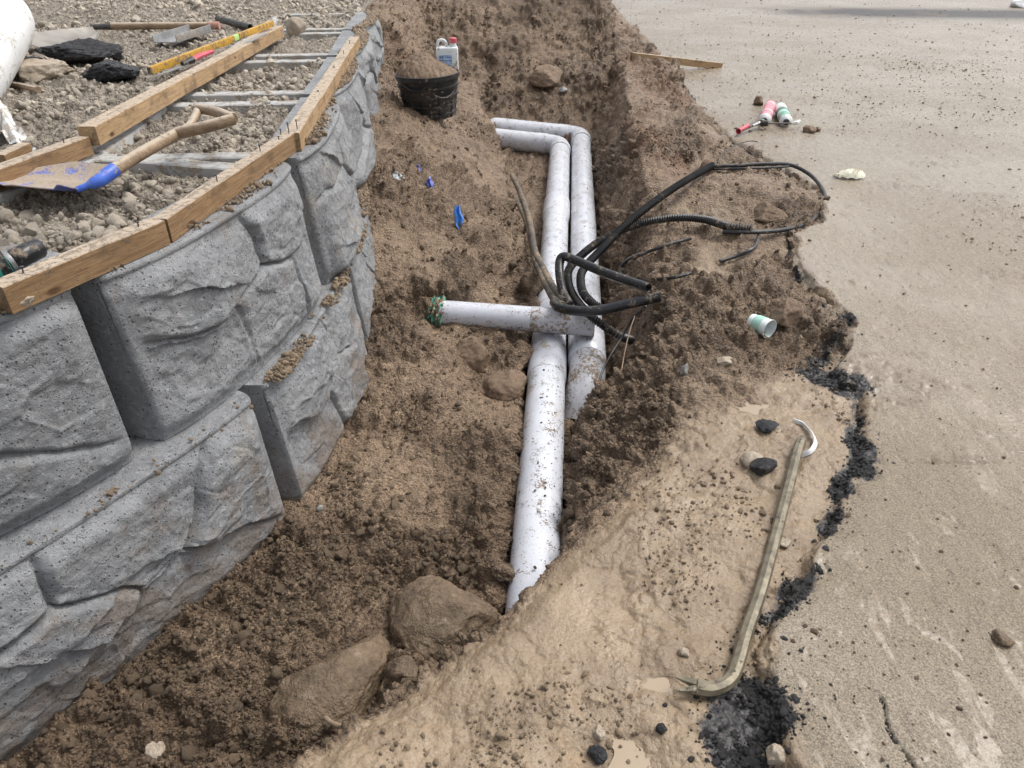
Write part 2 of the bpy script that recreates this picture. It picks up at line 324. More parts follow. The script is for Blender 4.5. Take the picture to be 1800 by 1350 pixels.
M = dict(
    ground=ground_mat(), conc=concrete_mat(),
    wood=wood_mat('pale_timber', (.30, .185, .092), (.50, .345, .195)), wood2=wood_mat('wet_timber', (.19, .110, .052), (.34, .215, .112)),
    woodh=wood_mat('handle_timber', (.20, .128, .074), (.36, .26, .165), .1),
    pvc=simple('pvc_white', (.56, .575, .625), (.62, .632, .67), 4, .26, .26, 130, (.20, .15, .10), 30, .0003, smear=.75),
    pvcd=simple('pvc_dirty', (.50, .50, .53), (.58, .58, .61), 6, .36, .42, 75, (.26, .19, .12), 30, .0005, smear=.9),
    black=simple('black_plastic', (.012, .012, .014), (.024, .024, .026), 10, .32, .24, 50, (.22, .17, .12)),
    blackd=simple('black_plastic_muddy', (.014, .014, .014), (.035, .033, .031), 10, .38, .22, 45, (.23, .175, .12)),
    hose=simple('muddy_hose', (.035, .032, .028), (.10, .085, .065), 25, .45, .42, 45, (.23, .175, .12), 60, .001),
    steelmud=simple('muddy_bar', (.13, .11, .075), (.24, .205, .14), 30, .36, .22, 110, (.07, .06, .045), 50, .0008, .3),
    steel=simple('grey_steel', (.30, .30, .30), (.42, .42, .42), 12, .42, .30, 40, (.30, .25, .19), 40, .0005, .6),
    steelc=simple('mud_washed_steel', (.20, .18, .155), (.30, .275, .24), 7, .45, .2, 30, (.30, .24, .17), 40, .0005, .2),
    blue=simple('blue_paint', (.045, .11, .50), (.07, .16, .60), 12, .38, .25, 30, (.33, .27, .20), 60, .0006),
    bladeb=simple('blue_blade_muddy', (.10, .15, .50), (.20, .24, .50), 10, .45, .60, 16, (.36, .29, .22), 80, .0015),
    yellow=simple('yellow_paint', (.50, .27, .03), (.58, .33, .04), 12, .42, .36, 50, (.25, .18, .10)),
    red=simple('red_paint', (.52, .06, .09), (.60, .12, .14), 14, .4, .25, 40, (.40, .30, .24)),
    pinkred=simple('faded_red_print', (.60, .13, .18), (.68, .30, .34), 30, .42, .2, 40, (.40, .32, .25)),
    green=simple('green_print', (.10, .30, .20), (.22, .45, .34), 22, .42, .2, 40, (.36, .31, .25)),
    tealp=simple('teal_plastic', (.02, .22, .17), (.04, .30, .24), 10, .4, .15, 40),
    white=simple('white_plastic', (.72, .73, .72), (.80, .80, .79), 6, .45, .28, 30, (.45, .40, .33), 30, .0005),
    whitec=simple('white_sheet', (.62, .62, .60), (.76, .76, .75), 9, .7, .42, 22, (.42, .37, .31), 40, .001),
    can=simple('milky_jerrycan', (.66, .70, .70), (.74, .77, .75), 10, .4, .30, 30, (.42, .34, .24)),
    labelb=simple('label_blue', (.22, .36, .62), (.45, .58, .75), 30, .5, .15, 60),
    labeld=simple('label_print_dark', (.04, .09, .25), None, 30, .5),
    cupw=simple('cup_white', (.76, .83, .80), (.80, .86, .84), 6, .55), cupg=simple('cup_green', (.38, .64, .53), (.46, .70, .60), 6, .55),
    film=simple('blue_film', (.05, .22, .72), (.10, .32, .82), 20, .35, .12, 50), filmd=simple('dark_blue_film', (.05, .08, .40), (.09, .13, .5), 20, .4, .35, 40),
    tape=simple('green_tape', (.03, .36, .26), (.10, .50, .38), 30, .4, .45, 40), shell=simple('pale_shell', (.60, .58, .42), (.74, .72, .58), 40, .5, .3, 60, (.30, .24, .14)),
    foam=simple('white_foam', (.78, .78, .72), None, 20, .7), dark=simple('dark_steel', (.06, .058, .055), (.12, .11, .10), 20, .45, .25, 40, DIRT, 40, .0006, .4),
    root=simple('root_bark', (.24, .17, .115), (.36, .26, .18), 30, .7), greyp=simple('grey_plastic', (.25, .26, .28), (.33, .34, .35), 8, .45),
    greyscrap=simple('grey_scrap', (.36, .40, .42), (.45, .48, .5), 20, .5, .2),
    rock=stone_mat('brown_boulder', (.10, .070, .044), (.185, .130, .082), (.27, .225, .165), 9, .009, .5),
    rockt=stone_mat('tan_stone', (.30, .24, .175), (.40, .335, .26), (.20, .15, .10), 20, .003),
    rockg=stone_mat('grey_stone', (.22, .22, .21), (.34, .34, .32), (.30, .26, .20), 25, .003),
    clod=stone_mat('soil_clod', (.15, .10, .065), (.23, .16, .105), (.30, .22, .15), 40, .004, .7),
    asph=stone_mat('asphalt_chunk', (.022, .022, .025), (.06, .06, .065), (.26, .24, .215), 32, .010, .5),
    c_soil=stone_mat('soil_crumb', (.110, .075, .047), (.190, .135, .088), (.33, .245, .165), 90, .002, .62, .35),
    c_grav=stone_mat('gravel_piece', (.31, .255, .19), (.50, .44, .36), (.42, .42, .40), 60, .002, .6, .3),
    clodc=stone_mat('soil_clod_piece', (.135, .095, .060), (.22, .160, .105), (.33, .25, .17), 45, .004, .7, .25),
    c_mud=stone_mat('muddy_crumb', (.24, .175, .115), (.34, .255, .17), (.19, .135, .09), 60, .002, .45, .3),
    c_tar=stone_mat('asphalt_crumb', (.018, .018, .020), (.05, .048, .047), (.19, .155, .12), 60, .002, .38, .3),
)
def water_mat():
    g = NT('muddy_water')
    return g.fin(g.mix(g.noise(6, 4), (.30, .225, .145), (.35, .27, .18)), .05, g.bump(g.noise(9, 2), .0005), .5, **{'Coat Weight': .6})
M['water'] = water_mat()
M['concd'] = simple('dusty_concrete', (.33, .325, .31), (.44, .435, .42), 9, .7, .30, 30, (.34, .28, .21), 50, .0015)

# ------------------------------------------------------------------ terrain
def tab(*p):
    a = np.array(p, float); return lambda Y: np.interp(Y, a[:, 0], a[:, 1])
wallT = tab((-2, -3.92), (.3, -1.955), (.78, -1.545), (1.487, -.94), (1.538, -.913), (2.394, -.717), (2.5, -.715), (3.416, -.774), (4.4, -.86), (5.4, -.95), (6.6, -1.04), (20, -1.3))
lipx = tab((0, -1.3), (.3, -.8), (.6, -.5), (.754, -.386), (.82, -.326), (.972, -.166), (1.073, -.03), (1.275, .105), (1.457, .27), (1.672, .43), (2.03, .57), (2.33, .64), (2.7, .67), (3.24, .68), (3.7, .84), (4.4, 1.08), (5.3, 1.24), (6.8, 1.30), (8.4, 1.32), (9.9, 1.31), (20, 1.3))
lipz = tab((0, -.04), (2, -.03), (2.6, -.06), (3.3, -.04), (4, .02), (5, .06), (6, .09), (7, .12), (8, .12), (10, .1), (20, .0))
botR = tab((.3, -.85), (.754, -.45), (1.0, -.2), (1.1, -.06), (1.3, .09), (1.5, .145), (2.16, .24), (2.38, .26), (2.55, .40), (3, .43), (4, .52), (5, .59), (6, .66), (6.8, .74), (20, .8))
lftL = tab((.3, -.98), (.754, -.56), (1.0, -.32), (1.15, -.18), (1.3, -.085), (1.5, -.05), (1.9, -.02), (2.4, .03), (2.7, .05), (3.0, .07), (3.6, .08), (4.2, .02), (5.1, -.07), (5.8, -.14), (6.3, -.24), (6.7, -.26), (20, -.25))
lftLz = tab((.3, -.36), (1.3, -.37), (2, -.35), (2.4, -.34), (2.9, -.30), (3.5, -.27), (4.3, -.27), (5.1, -.25), (5.8, -.20), (6.3, -.12), (6.8, .0))
botZ = tab((.3, -.38), (1.0, -.38), (1.3, -.44), (2.3, -.46), (2.7, -.52), (3.6, -.53), (4.2, -.47), (6.4, -.45), (20, -.4))
soilW = tab((.3, -.34), (1.3, -.315), (1.6, -.31), (1.85, -.285), (2.34, -.33), (2.7, -.25), (3.0, -.16), (3.3, -.06), (3.8, .13), (4.3, .22), (4.9, .28), (5.7, .24), (6.2, .42), (6.6, .62), (20, .6))
midZ = tab((.3, -.35), (1.3, -.335), (1.6, -.32), (2, -.31), (2.4, -.29), (2.9, -.20), (3.5, -.12), (4.3, .0), (4.8, .10), (5.4, .10), (6.3, .02), (20, 0))
roadX = tab((0, .50), (.737, .51), (.81, .505), (1.0, .525), (1.19, .657), (1.45, .857), (1.69, 1.03), (1.92, 1.12), (2.125, 1.09), (2.4, 1.28), (2.65, 1.26), (2.9, 1.22), (3.23, 1.29), (3.38, 1.48), (3.87, 1.66), (4.28, 1.62), (5.03, 1.46), (6.24, 1.37), (7.18, 1.45), (9.6, 1.50), (20, 1.6))
BUMPS = [(1.30, 3.72, .13, .30, .38), (1.05, 3.2, .05, .2, .25), (.95, 2.75, .03, .2, .15), (-.12, 2.62, -.12, .12, .16), (.02, 3.25, -.10, .07, .3), (-.35, 3.9, .04, .25, .3), (-.25, 3.1, .05, .2, .16),
         (1.42, 6.6, .05, .2, .4), (-.48, 4.75, .05, .3, .3), (.92, 2.35, -.02, .25, .2), (.55, 1.35, .012, .2, .2), (.2, 1.0, .01, .2, .12), (-.45, 1.75, .03, .2, .2), (-.3, 1.5, -.03, .2, .2), (-.62, 1.25, .03, .2, .2), (1.18, 2.45, .03, .15, .1), (-.36, 2.90, -.075, .12, .10),
         (.768, 1.933, -.016, .08, .05), (.307, .931, -.014, .07, .045), (.204, .80, -.018, .08, .08)]
def xprof(Y, wob=True):
    w = (lambda k, s, a: float(fbm(np.array([[Y, k, 0.3]]), s, 3, 7)[0]) * a) if wob else (lambda k, s, a: 0)
    T = float(wallT(Y)) - .125; lip = float(lipx(Y)) + w(1.3, 2.2, .07 if Y > 1.9 else .03); bR = float(botR(Y)); lL = float(lftL(Y)) + w(4.1, 2.5, .05 if Y > 1.7 else .02)
    rx = float(roadX(Y)) + w(8.1, 5, .03)
    zl = float(lipz(Y)); bz = float(botZ(Y)); mx = (T + lL) / 2 + .04
    if bR > lip - .03: bR = lip - .03
    pz = .566 + .06 * float(sst(5, 8, np.float32(Y)))
    kk = float(sst(2.8, 3.8, np.float32(Y))); cut = bR + ((.16 + .07 * kk) if Y > 2.4 else .05) * min(1, (lip - bR) / .3); cz = bz + (zl - bz) * (.55 + .43 * kk if Y > 2.4 else (.45 if Y > 1.5 else .75))
    k = [(-60, pz + .02), (T - .72, pz + .02), (T - .60, pz - .012), (T, pz - .012), (T + .008, float(soilW(Y))), (T + .16, float(soilW(Y)) + .0), (mx, float(midZ(Y))), (lL, float(lftLz(Y))),
         (lL + .03, bz), (max(bR - .02, lL + .04), bz), (cut, cz), (lip - .03, zl - .03), (lip + .07, zl), (rx - .015, -.040), (rx + .010, -.003), (rx + .1, 0), (90, 0)]
    xs = [k[0][0]]
    for a, _ in k[1:]: xs.append(max(a, xs[-1] + 1e-3))
    return np.array(xs), np.array([b for _, b in k]), dict(T=T, lip=lip, rx=rx, lL=lL, bR=bR)
def mound(x, y):
    n = fbm(np.stack([x, y, x * 0], -1), 1.3, 3, 31)
    h = np.clip((y - 6.45 + .35 * n) * .62 - .5, -1, .78 + .15 * n)
    h = h * sst(15, 11, y) + (-.3) * (1 - sst(15, 11, y))
    side = sst(1.42, .86, x + .12 * n) * sst(-3.6, -2.7, x + .3 * n)
    return -1 + (h + 1) * side
NR, NC = 980, 960
rows = np.concatenate([np.exp(np.linspace(math.log(.34), math.log(.66), 22))[:-1], .66 * np.exp(np.linspace(0, 1, NR) ** 1.0 * math.log(15.5 / .66)), np.array([18, 22, 30, 45, 70, 120, 250.])])
# more rows where the view is steep
t = np.linspace(0, 1, NR); lnY = np.linspace(math.log(.66), math.log(15.5), 4000); Yd = np.exp(lnY); al = np.arctan(1.5 / Yd); wgt = np.sin(al) * np.cos(al) + .10 + .45 * np.exp(-((Yd - 7.4) / 1.1) ** 2)
cw = np.cumsum(wgt); cw = (cw - cw[0]) / (cw[-1] - cw[0]); dense = np.exp(np.interp(t, cw, lnY))
rows = np.concatenate([np.exp(np.linspace(math.log(.34), math.log(.66), 22))[:-1], dense, np.array([18, 22, 30, 45, 70, 120, 250.])])
NRT = len(rows)
X = np.zeros((NRT, NC)); Z = np.zeros((NRT, NC)); aux = {k: np.zeros((NRT, 1)) for k in ('T', 'lip', 'rx', 'lL', 'bR')}
for j, Y in enumerate(rows):
    Wv = .72 * (.84 * Y + .78); Wo = Wv + 2.5 + Y * .8 if Y < 16 else Wv + 60
    kx, kz, a = xprof(min(Y, 19.0))
    xs = np.unique(np.concatenate([np.linspace(-Wo, -Wv, 250), np.linspace(-Wv, Wv, 2600), np.linspace(Wv, Wo, 250)]))
    zs = np.interp(xs, kx, kz); w = np.where(np.abs(xs) < Wv, 1.0, .10 if Y < 16 else .05)
    dx = np.diff(xs); dz = np.diff(zs); s = np.concatenate([[0], np.cumsum(w[1:] * np.sqrt(dx ** 2 + (1.2 * np.where(np.abs(xs[1:] - a['T']) < .03, 0, dz)) ** 2))])
    X[j] = np.interp(np.linspace(0, s[-1], NC), s, xs); Z[j] = np.interp(X[j], kx, kz)
    for k in aux: aux[k][j, 0] = a[k]
Yg = np.repeat(rows[:, None], NC, 1)
# light blur along x away from the wall drop (soften the knots)
T_ = aux['T']; nearw = (np.abs(X - T_) < .05)
Zb = Z.copy()
for _ in range(3): Zb[:, 1:-1] = (Zb[:, :-2] + Zb[:, 1:-1] * 2 + Zb[:, 2:]) / 4
Z = np.where(nearw, Z, Zb)
right = sst(.02, .10, X - T_)
for (bx, by, am, rx_, ry_) in BUMPS: Z += am * np.exp(-((X - bx) / rx_) ** 2 - ((Yg - by) / ry_) ** 2) * right
zm = mound(X, Yg); sm_ = .06; sm_ = .10; Z = np.where(Yg > 5.6, .5 * (Z + zm + np.sqrt((Z - zm) ** 2 + (sm_ * sst(5.6, 6.4, Yg)) ** 2)), Z)
ismound = sst(-.05, .12, zm - (Z - .06)) * (Yg > 6.2)
grav = sst(.0, -.01, X - T_) * (1 - ismound)
rdw = aux['rx'] + .04 * fbm(np.stack([X, Yg, X * 0], -1), 9, 3, 3)
road = sst(-.012, .02, X - rdw) * (1 - ismound)
P = np.stack([X, Yg, Z], -1).astype(np.float32)
# base normals
du = np.gradient(P, axis=1); dv = np.gradient(P, axis=0); N = np.cross(du, dv); N /= np.linalg.norm(N, axis=-1, keepdims=True) + 1e-9
N = np.where(nearw[..., None], np.array([0, 0, 1.]), N)
dist = np.sqrt(Yg ** 2 + X ** 2)
lf = fbm(P, 1.7, 3, 11)
bank = sst(-.03, .03, X - aux['lip']) * (1 - road) * (1 - ismound)
mud = bank * np.clip(sst(2.25, 1.75, Yg + .35 * lf) + .55 * sst(.15, .5, fbm(P, 3.0, 3, 19)) * (Yg < 6), 0, 1)
mud = np.clip(mud * 1.35, 0, 1)
mud = np.maximum(mud, .6 * bank * sst(.16, .03, aux['rx'] - X) * sst(.0, .3, fbm(P, 6, 2, 5) + .2))
pack = .95 * sst(.0, .22, fbm(P, 2.1, 3, 23) + .06 + .10 * np.exp(-((X + .3) / .3) ** 2 - ((Yg - 2.0) / .4) ** 2)) * (1 - road) * (1 - mud) * (1 - grav) * (1 - .7 * ismound)
red = np.exp(-((Z + .08 - .1) / .16) ** 2) * sst(3.0, 4.2, Yg) * sst(.12, .3, X - aux['bR']) * (X < aux['lip'] + .12) * sst(-.05, .35, fbm(P, 2.6, 3, 29) + .08)
red = np.maximum(red, .7 * np.exp(-((X + .78) / .16) ** 2 - ((Yg - 6.3) / .5) ** 2))
wr = np.exp(-((Yg - 11.6 + .1 * (X - 6)) / .62) ** 2) * 1.3 * sst(3.2, 5.0, X + .7 * lf) + .35 * sst(12.5, 15, Yg) * road
# tar / broken asphalt band along the road edge
tw = np.interp(rows, [0, .7, .85, 1.0, 1.15, 1.45, 1.7, 1.95, 2.15, 2.45, 2.6, 2.95, 3.1, 3.3, 3.6, 4.3, 5, 5.6, 6.5, 20], [.09, .10, .14, .10, .09, .06, .055, .07, .12, .12, .02, .05, .01, .01, .0, .015, .02, .03, .02, .02])[:, None]
tsh = np.interp(rows, [0, .7, .95, 1.2, 1.5, 2, 2.2, 2.5, 3], [-.05, -.06, -.06, .0, .0, -.02, -.10, -.06, -.03])[:, None]
dd = X - aux['rx'] - tsh + .05 * fbm(P, 7, 3, 41)
tar = np.exp(-(dd / np.maximum(tw, 1e-3)) ** 2 * 1.9) * (tw > .004) * (1 - ismound) * (.60 + 1.5 * fbm(P, 7, 5, 43))
tar = np.clip(tar, 0, 1)
crumb = (1 - road) * (1 - .85 * mud) * (1 - .62 * pack)
# a crack in the road near the camera
ck = [(.722, .875), (.720, .861), (.708, .814), (.712, .791), (.721, .764), (.725, .739), (.74, .68)]; cd_ = np.full(Z.shape, 9.0)
for (x0, y0), (x1, y1) in zip(ck, ck[1:]):
    t_ = np.clip(((X - x0) * (x1 - x0) + (Yg - y0) * (y1 - y0)) / ((x1 - x0) ** 2 + (y1 - y0) ** 2), 0, 1)
    cd_ = np.minimum(cd_, np.hypot(X - x0 - t_ * (x1 - x0), Yg - y0 - t_ * (y1 - y0)))
crack = np.exp(-((cd_ + .006 * fbm(P, 60, 2, 45)) / .0019) ** 2); tar = np.maximum(tar, crack * .75)
# displacement
Pw = P + .012 * np.stack([fbm(P, 22, 2, 51), fbm(P, 22, 2, 52), fbm(P, 22, 2, 53)], -1)
fade = lambda px: sst(.0, 1.0, (px * 900 / dist) / 2.2 - .4)
soilm = (1 - road) * (1 - grav)
D = np.zeros_like(Z)
D += soilm * (.030 * fbm(P, 4.5, 4, 61) + .004 * fbm(P, 30, 3, 62)) * (1 - .55 * mud)
cutf = sst(.05, .15, X - aux['bR']) * sst(.1, -.02, X - aux['lip']) * (Yg > 2.2)
D += cutf * .022 * fbm(P, np.array([8, 8, 5.]), 4, 64) * (1 - road)
for sc, am, sd_ in ((8, .040, 71), (17, .027, 72), (36, .0140, 73), (76, .0060, 74), (140, .0032, 75)):
    F1, F2, ID = worley(Pw, np.array([sc, sc, sc * 1.25]), sd_)
    dome = np.sqrt(np.clip(.42 - F1 ** 2 * (1 + .8 * ID), 0, 1)) / .65
    keepm = sst(.35, .6, ID + .45 * fbm(P, 5, 2, sd_ + 5)) if sc < 60 else 1.0
    fa = fade(1.0 / sc)
    D += am * dome * keepm * fa * 1.25 * (soilm * crumb * (1.0 if sc > 12 else .8) + grav * (.45 if sc < 20 else .8) + .35 * tar * (sc > 30))
D += grav * (.022 * fbm(P, 6, 4, 81) + .012 * fbm(P, np.array([14, 30, 20]), 3, 80) * (X < aux['T'] - .6))
Pm = P + .03 * np.stack([fbm(P, 7, 2, 54), fbm(P, 7, 2, 55), X * 0], -1)
D += mud * (.013 * fbm(Pm, 9, 5, 82, .55) + .011 * np.abs(fbm(Pm, 6, 4, 97)) - .007 * np.clip(.08 - np.abs(fbm(Pm, 10, 3, 84)), 0, 1) / .08 * sst(-.1, .3, lf))
F1, F2, ID = worley(Pw, np.array([30, 30, 30]), 91); D += mud * .006 * np.sqrt(np.clip(.3 - F1 ** 2, 0, 1)) * sst(.55, .7, ID) * fade(1 / 30)
D -= crack * .004
D += road * (.004 * fbm(P, 3, 3, 85) + .0034 * fbm(P, np.array([26, 15, 20]), 3, 86) * fade(1 / 30) + .0012 * fbm(P, 90, 2, 87) * fade(1 / 60))
D += mud * .018 * fbm(P, 2.6, 3, 96)
D += tar * (.010 * fbm(P, 25, 3, 88) - .012)
lump = sst(.30, .55, fbm(P, np.array([2.4, 5, 3]), 4, 89) + .10 * sst(1.2, .0, X - aux['rx'])) * road * (Yg > 1.6)
F1, F2, ID = worley(Pw, 34, 92); D += lump * .010 * np.sqrt(np.clip(.45 - F1 ** 2, 0, 1)) * fade(1 / 60); D += lump * .004 * fbm(P, 40, 2, 93)
D *= 1 - .7 * np.exp(-((X - (.07 + (Yg - 1.56) * .0711) - .07) / .09) ** 2) * sst(1.9, 1.5, Yg) * (Yg > 1.0)
D *= np.where(nearw, 0.0, 1.0) * np.where(dist > 16, 0, 1)
PF = P + N * D[..., None]
ZF = PF[..., 2]
attrs = dict(mud=mud, tar=tar, grav=grav, road=road, pack=pack, red=red, lump=lump, wetroad=np.clip(wr, 0, 1))
fc = lambda A: (A[:-1, :-1] + A[1:, 1:] + A[:-1, 1:] + A[1:, :-1]) / 4
reg = np.zeros((NRT - 1, NC - 1), int)                      # 0 soil
reg[fc(mud) > .5] = 1; reg[fc(ismound) > .5] = 4; reg[fc(grav) > .5] = 2; reg[fc(road) > .5] = 3
LAB = {0: ('trench_soil', 'crumbly brown soil in and beside the open trench'), 1: ('mud_bank', 'smooth wet tan mud between trench and broken road edge'),
       2: ('gravel_fill', 'grey gravelly fill behind and inside the block wall'), 3: ('road', 'road surface under a film of wet sandy mud'), 4: ('spoil_mound', 'mound of dug soil at the far end of the trench')}
for r_, (nm, lb) in LAB.items():
    me = grid_mesh(nm, PF, reg == r_, attrs); o = link(nm, me, M['ground']); tag(o, lb, None, None, 'structure')

def zg(x, y):
    j = int(np.clip(np.searchsorted(rows, y) - 1, 0, NRT - 2)); f = (y - rows[j]) / (rows[j + 1] - rows[j])
    return float(np.interp(x, X[j], ZF[j]) * (1 - f) + np.interp(x, X[j + 1], ZF[j + 1]) * f)
def ray(px, py):
    u = (px - 900) / FPX; v = (675 - py) / FPX
    return Vector((u, math.cos(PITCH) + v * math.sin(PITCH), -math.sin(PITCH) + v * math.cos(PITCH)))
def at(px, py, z):
    d = ray(px, py); t = (z - CAM_H) / d.z; return Vector((d.x * t, d.y * t, z))
def hit(px, py, up=0.0):
    d = ray(px, py); t = .7
    while t < 20:
        p = Vector((0, 0, CAM_H)) + d * t
        if p.z - up < zg(p.x, p.y): break
        t += .012
    for _ in range(5):
        t -= .0024; p = Vector((0, 0, CAM_H)) + d * t
        if p.z - up > zg(p.x, p.y): break
    p.z = zg(p.x, p.y) + up; return p
def depth_at(p): return p.y * math.cos(PITCH) - (p.z - CAM_H) * math.sin(PITCH)
def mpp(p): return depth_at(p) / FPX      # metres per photo pixel at p
#@@OBJECTS
# ------------------------------------------------------------------ retaining wall of concrete blocks
wall = empty('retaining_wall', (-.75, 2.5, 0), 'curved grey retaining wall of rock-faced hollow concrete blocks left of the trench', 'wall')
SITES = [[(.26, .74), (.80, .80), (.22, .20), (.60, .30), (.93, .28)], [(.20, .34), (.52, .80), (.86, .60), (.66, .14), (.12, .90)],
         [(.34, .36), (.28, .92), (.80, .26), (.74, .78)], [(.5, .72), (.12, .5), (.88, .78), (.36, .16), (.8, .2)]]
def block(a, b, z0, z1, seed, nu, nv, ribs=True, bulge=.034):
    a = np.array([*a, 0.]); b = np.array([*b, 0.]); L = np.linalg.norm(b - a); d = (b - a) / L; n = np.array([d[1], -d[0], 0.]); h = z1 - z0
    s = np.concatenate([np.linspace(0, .05, 10)[:-1], np.linspace(.05, L - .05, nu), np.linspace(L - .05, L, 10)[1:]])
    tt = np.concatenate([np.linspace(0, .04, 8)[:-1], np.linspace(.04, h - .03, nv), np.linspace(h - .03, h, 10)[1:]])
    S, T2 = np.meshgrid(s, tt, indexing='ij'); Q = np.stack([S, T2, S * 0 + seed * 3.7], -1)
    ws = S + .05 * fbm(Q, 4, 3, 101 + seed); wt = T2 + .035 * fbm(Q, 5, 3, 131 + seed) + .07 * (S / L - .5)
    st = SITES[seed % len(SITES)]; ds = []
    for (u, v) in st: ds.append(np.sqrt((.60 * (ws - u * L)) ** 2 + (wt - v * h) ** 2))
    ds = np.array(ds); o = np.argsort(ds, 0); d1 = np.take_along_axis(ds, o[:1], 0)[0]; d2 = np.take_along_axis(ds, o[1:2], 0)[0]; ID = o[0]
    rng = np.random.RandomState(seed * 7 + 1); off = rng.uniform(-.012, .014, len(st)); tx = rng.uniform(-.06, .06, len(st)); ty = rng.uniform(-.12, .12, len(st))
    cu = np.array([p[0] * L for p in st]); cv = np.array([p[1] * h for p in st])
    g = sst(0, .014, d2 - d1); g2 = sst(0, .032, d2 - d1)
    rock = off[ID] + tx[ID] * (S - cu[ID]) + ty[ID] * (T2 - cv[ID])
    rock = rock * g2 - .009 * (1 - g) + .006 * g2
    # broken facets: a few oblique creases with a sharp lip on one side
    for k in range(4):
        ang = rng.uniform(-.5, .9); c0 = rng.uniform(.1, .9) * L; c1 = rng.uniform(.15, .85) * h
        q = (S - c0) * -math.sin(ang) + (T2 - c1) * math.cos(ang) + .02 * fbm(Q, 9, 3, 151 + k + seed)
        al_ = (S - c0) * math.cos(ang) + (T2 - c1) * math.sin(ang)
        rock += .019 * sst(-.002, .006, q) * np.exp(-np.clip(q, 0, 9) / .07) * np.exp(-(al_ / .14) ** 2) * g
    F1_, F2_, ID_ = worley(np.stack([ws, wt * 1.4, S * 0 + seed], -1), 7.5, 60 + seed); rock += (.010 * (ID_ - .5) * sst(0, .12, F2_ - F1_)) * g
    rock += (.007 * fbm(Q, 6, 4, 171 + seed) + .010 * np.abs(fbm(Q, np.array([5, 9, 1.]), 4, 181 + seed)) + .0042 * fbm(Q, 38, 3, 191)) * (.4 + .6 * g)
    e = np.minimum(S, L - S); r = np.where(S < L / 2, .010, .028); er = np.where(e < r, r - np.sqrt(np.clip(r * r - (r - e) ** 2, 0, 1)), 0)
    m = sst(.010, .05, h - T2) * sst(0, .045, T2) * sst(.01, .06, e)
    u_ = S / L; disp = bulge * (1 - np.abs(2 * u_ - 1) ** 3.0) - er + rock * m + .045 * (1 - T2 / h) - .016 * (1 - sst(.0, .05, T2)) - .006 * (1 - sst(0, .007, h - T2)) - .007 * sst(.012, .022, h - T2) * sst(.06, .035, h - T2)
    F = a + S[..., None] * d + disp[..., None] * n; F[..., 2] = z0 + T2
    top = []; dep = .135
    for q in (.15, .35, .6, 1.0):
        c = F[:, -1].copy(); back = a + s[:, None] * d - dep * n; back[:, 2] = z1
        t_ = c * (1 - q) + back * q; t_[:, 2] = z1 - .0005 + .0012 * fbm(t_, 30, 2, 5); top.append(t_)
    bb = a + s[:, None] * d - dep * n; bb[:, 2] = z0
    G = np.concatenate([F, np.stack(top, 1), bb[:, None], F[:, :1]], 1)
    # end caps: repeat the end profile shrunk to a line
    ca = G[:1].copy(); cb = G[-1:].copy(); mid = lambda c: np.repeat(c.mean(1, keepdims=True), c.shape[1], 1)
    me = grid_mesh('concrete_block', np.concatenate([mid(ca), ca, G, cb, mid(cb)], 0))
    bm = bmesh.new(); bm.from_mesh(me); bmesh.ops.remove_doubles(bm, verts=bm.verts, dist=2e-4); bmesh.ops.recalc_face_normals(bm, faces=bm.faces); bm.to_mesh(me); bm.free()
    smooth(me, 40)
    blk = link('concrete_block', me, M['conc'], wall)
    if ribs:
        for u in (.075, .925):
            c = a + d * (u * L); mb = MB(); mw = Matrix(((-n[0], -d[0], 0, c[0] + n[0] * -.13), (-n[1], -d[1], 0, c[1] + n[1] * -.13), (0, 0, 1, 0), (0, 0, 0, 1)))
            nseg = 12; V = []; Fc = []
            for i in range(nseg + 1):
                x = .54 * i / nseg; w = .034 + .0012 * math.sin(i * 1.7 + seed); zt = z1 - .004 - .0012 * math.sin(i * 2.3 + seed * 2)
                V += [(x, -w - .008, z1 - .25), (x, -w, zt - .004), (x, -w + .005, zt), (x, w - .005, zt), (x, w, zt - .004), (x, w + .008, z1 - .25)]
            for i in range(nseg):
                for j in range(5): Fc.append((i * 6 + j, i * 6 + j + 1, i * 6 + 7 + j, i * 6 + 6 + j))
            mb.add(V, Fc); mb.build('web', M['concd'], blk, mw, 30)
        c = a + d * .02; mw = Matrix(((d[0], n[0], 0, c[0] - n[0] * .70), (d[1], n[1], 0, c[1] - n[1] * .70), (0, 0, 1, 0), (0, 0, 0, 1)))
        MB().box(0, L - .04, -.035, .035, z1 - .25, z1 - .006).build('back_panel', M['concd'], blk, mw, 30, .006)
    return blk
TB = [((-2.2, .03), (-1.59, .735)), ((-1.56, .77), (-.957, 1.470)), ((-.925, 1.520), (-.712, 2.390)), ((-.700, 2.445), (-.778, 3.360)), ((-.790, 3.425), (-.872, 4.36)), ((-.885, 4.42), (-.985, 5.38)), ((-.99, 5.42), (-1.07, 6.38))]
TBU = [.034, .045, .062, .062, .060, .05, .04]
for i, (a, b) in enumerate(TB): block(a, b, .142, .60, [3, 1, 0, 2, 3, 1, 0][i], *( (230, 120) if i in (1, 2) else (150, 80) if i == 3 else (80, 50)), bulge=TBU[i])
SB = [((-1.77, .03), (-1.225, .865)), ((-1.205, .893), (-.725, 1.722)), ((-.708, 1.778), (-.640, 2.655)), ((-.640, 2.70), (-.765, 3.62)), ((-.77, 3.66), (-.86, 4.6))]
for i, (a, b) in enumerate(SB): block(a, b, -.318, .14, [2, 5, 4, 7, 1][i], *((230, 120) if i in (1, 2) else (120, 70)), ribs=False, bulge=.028)

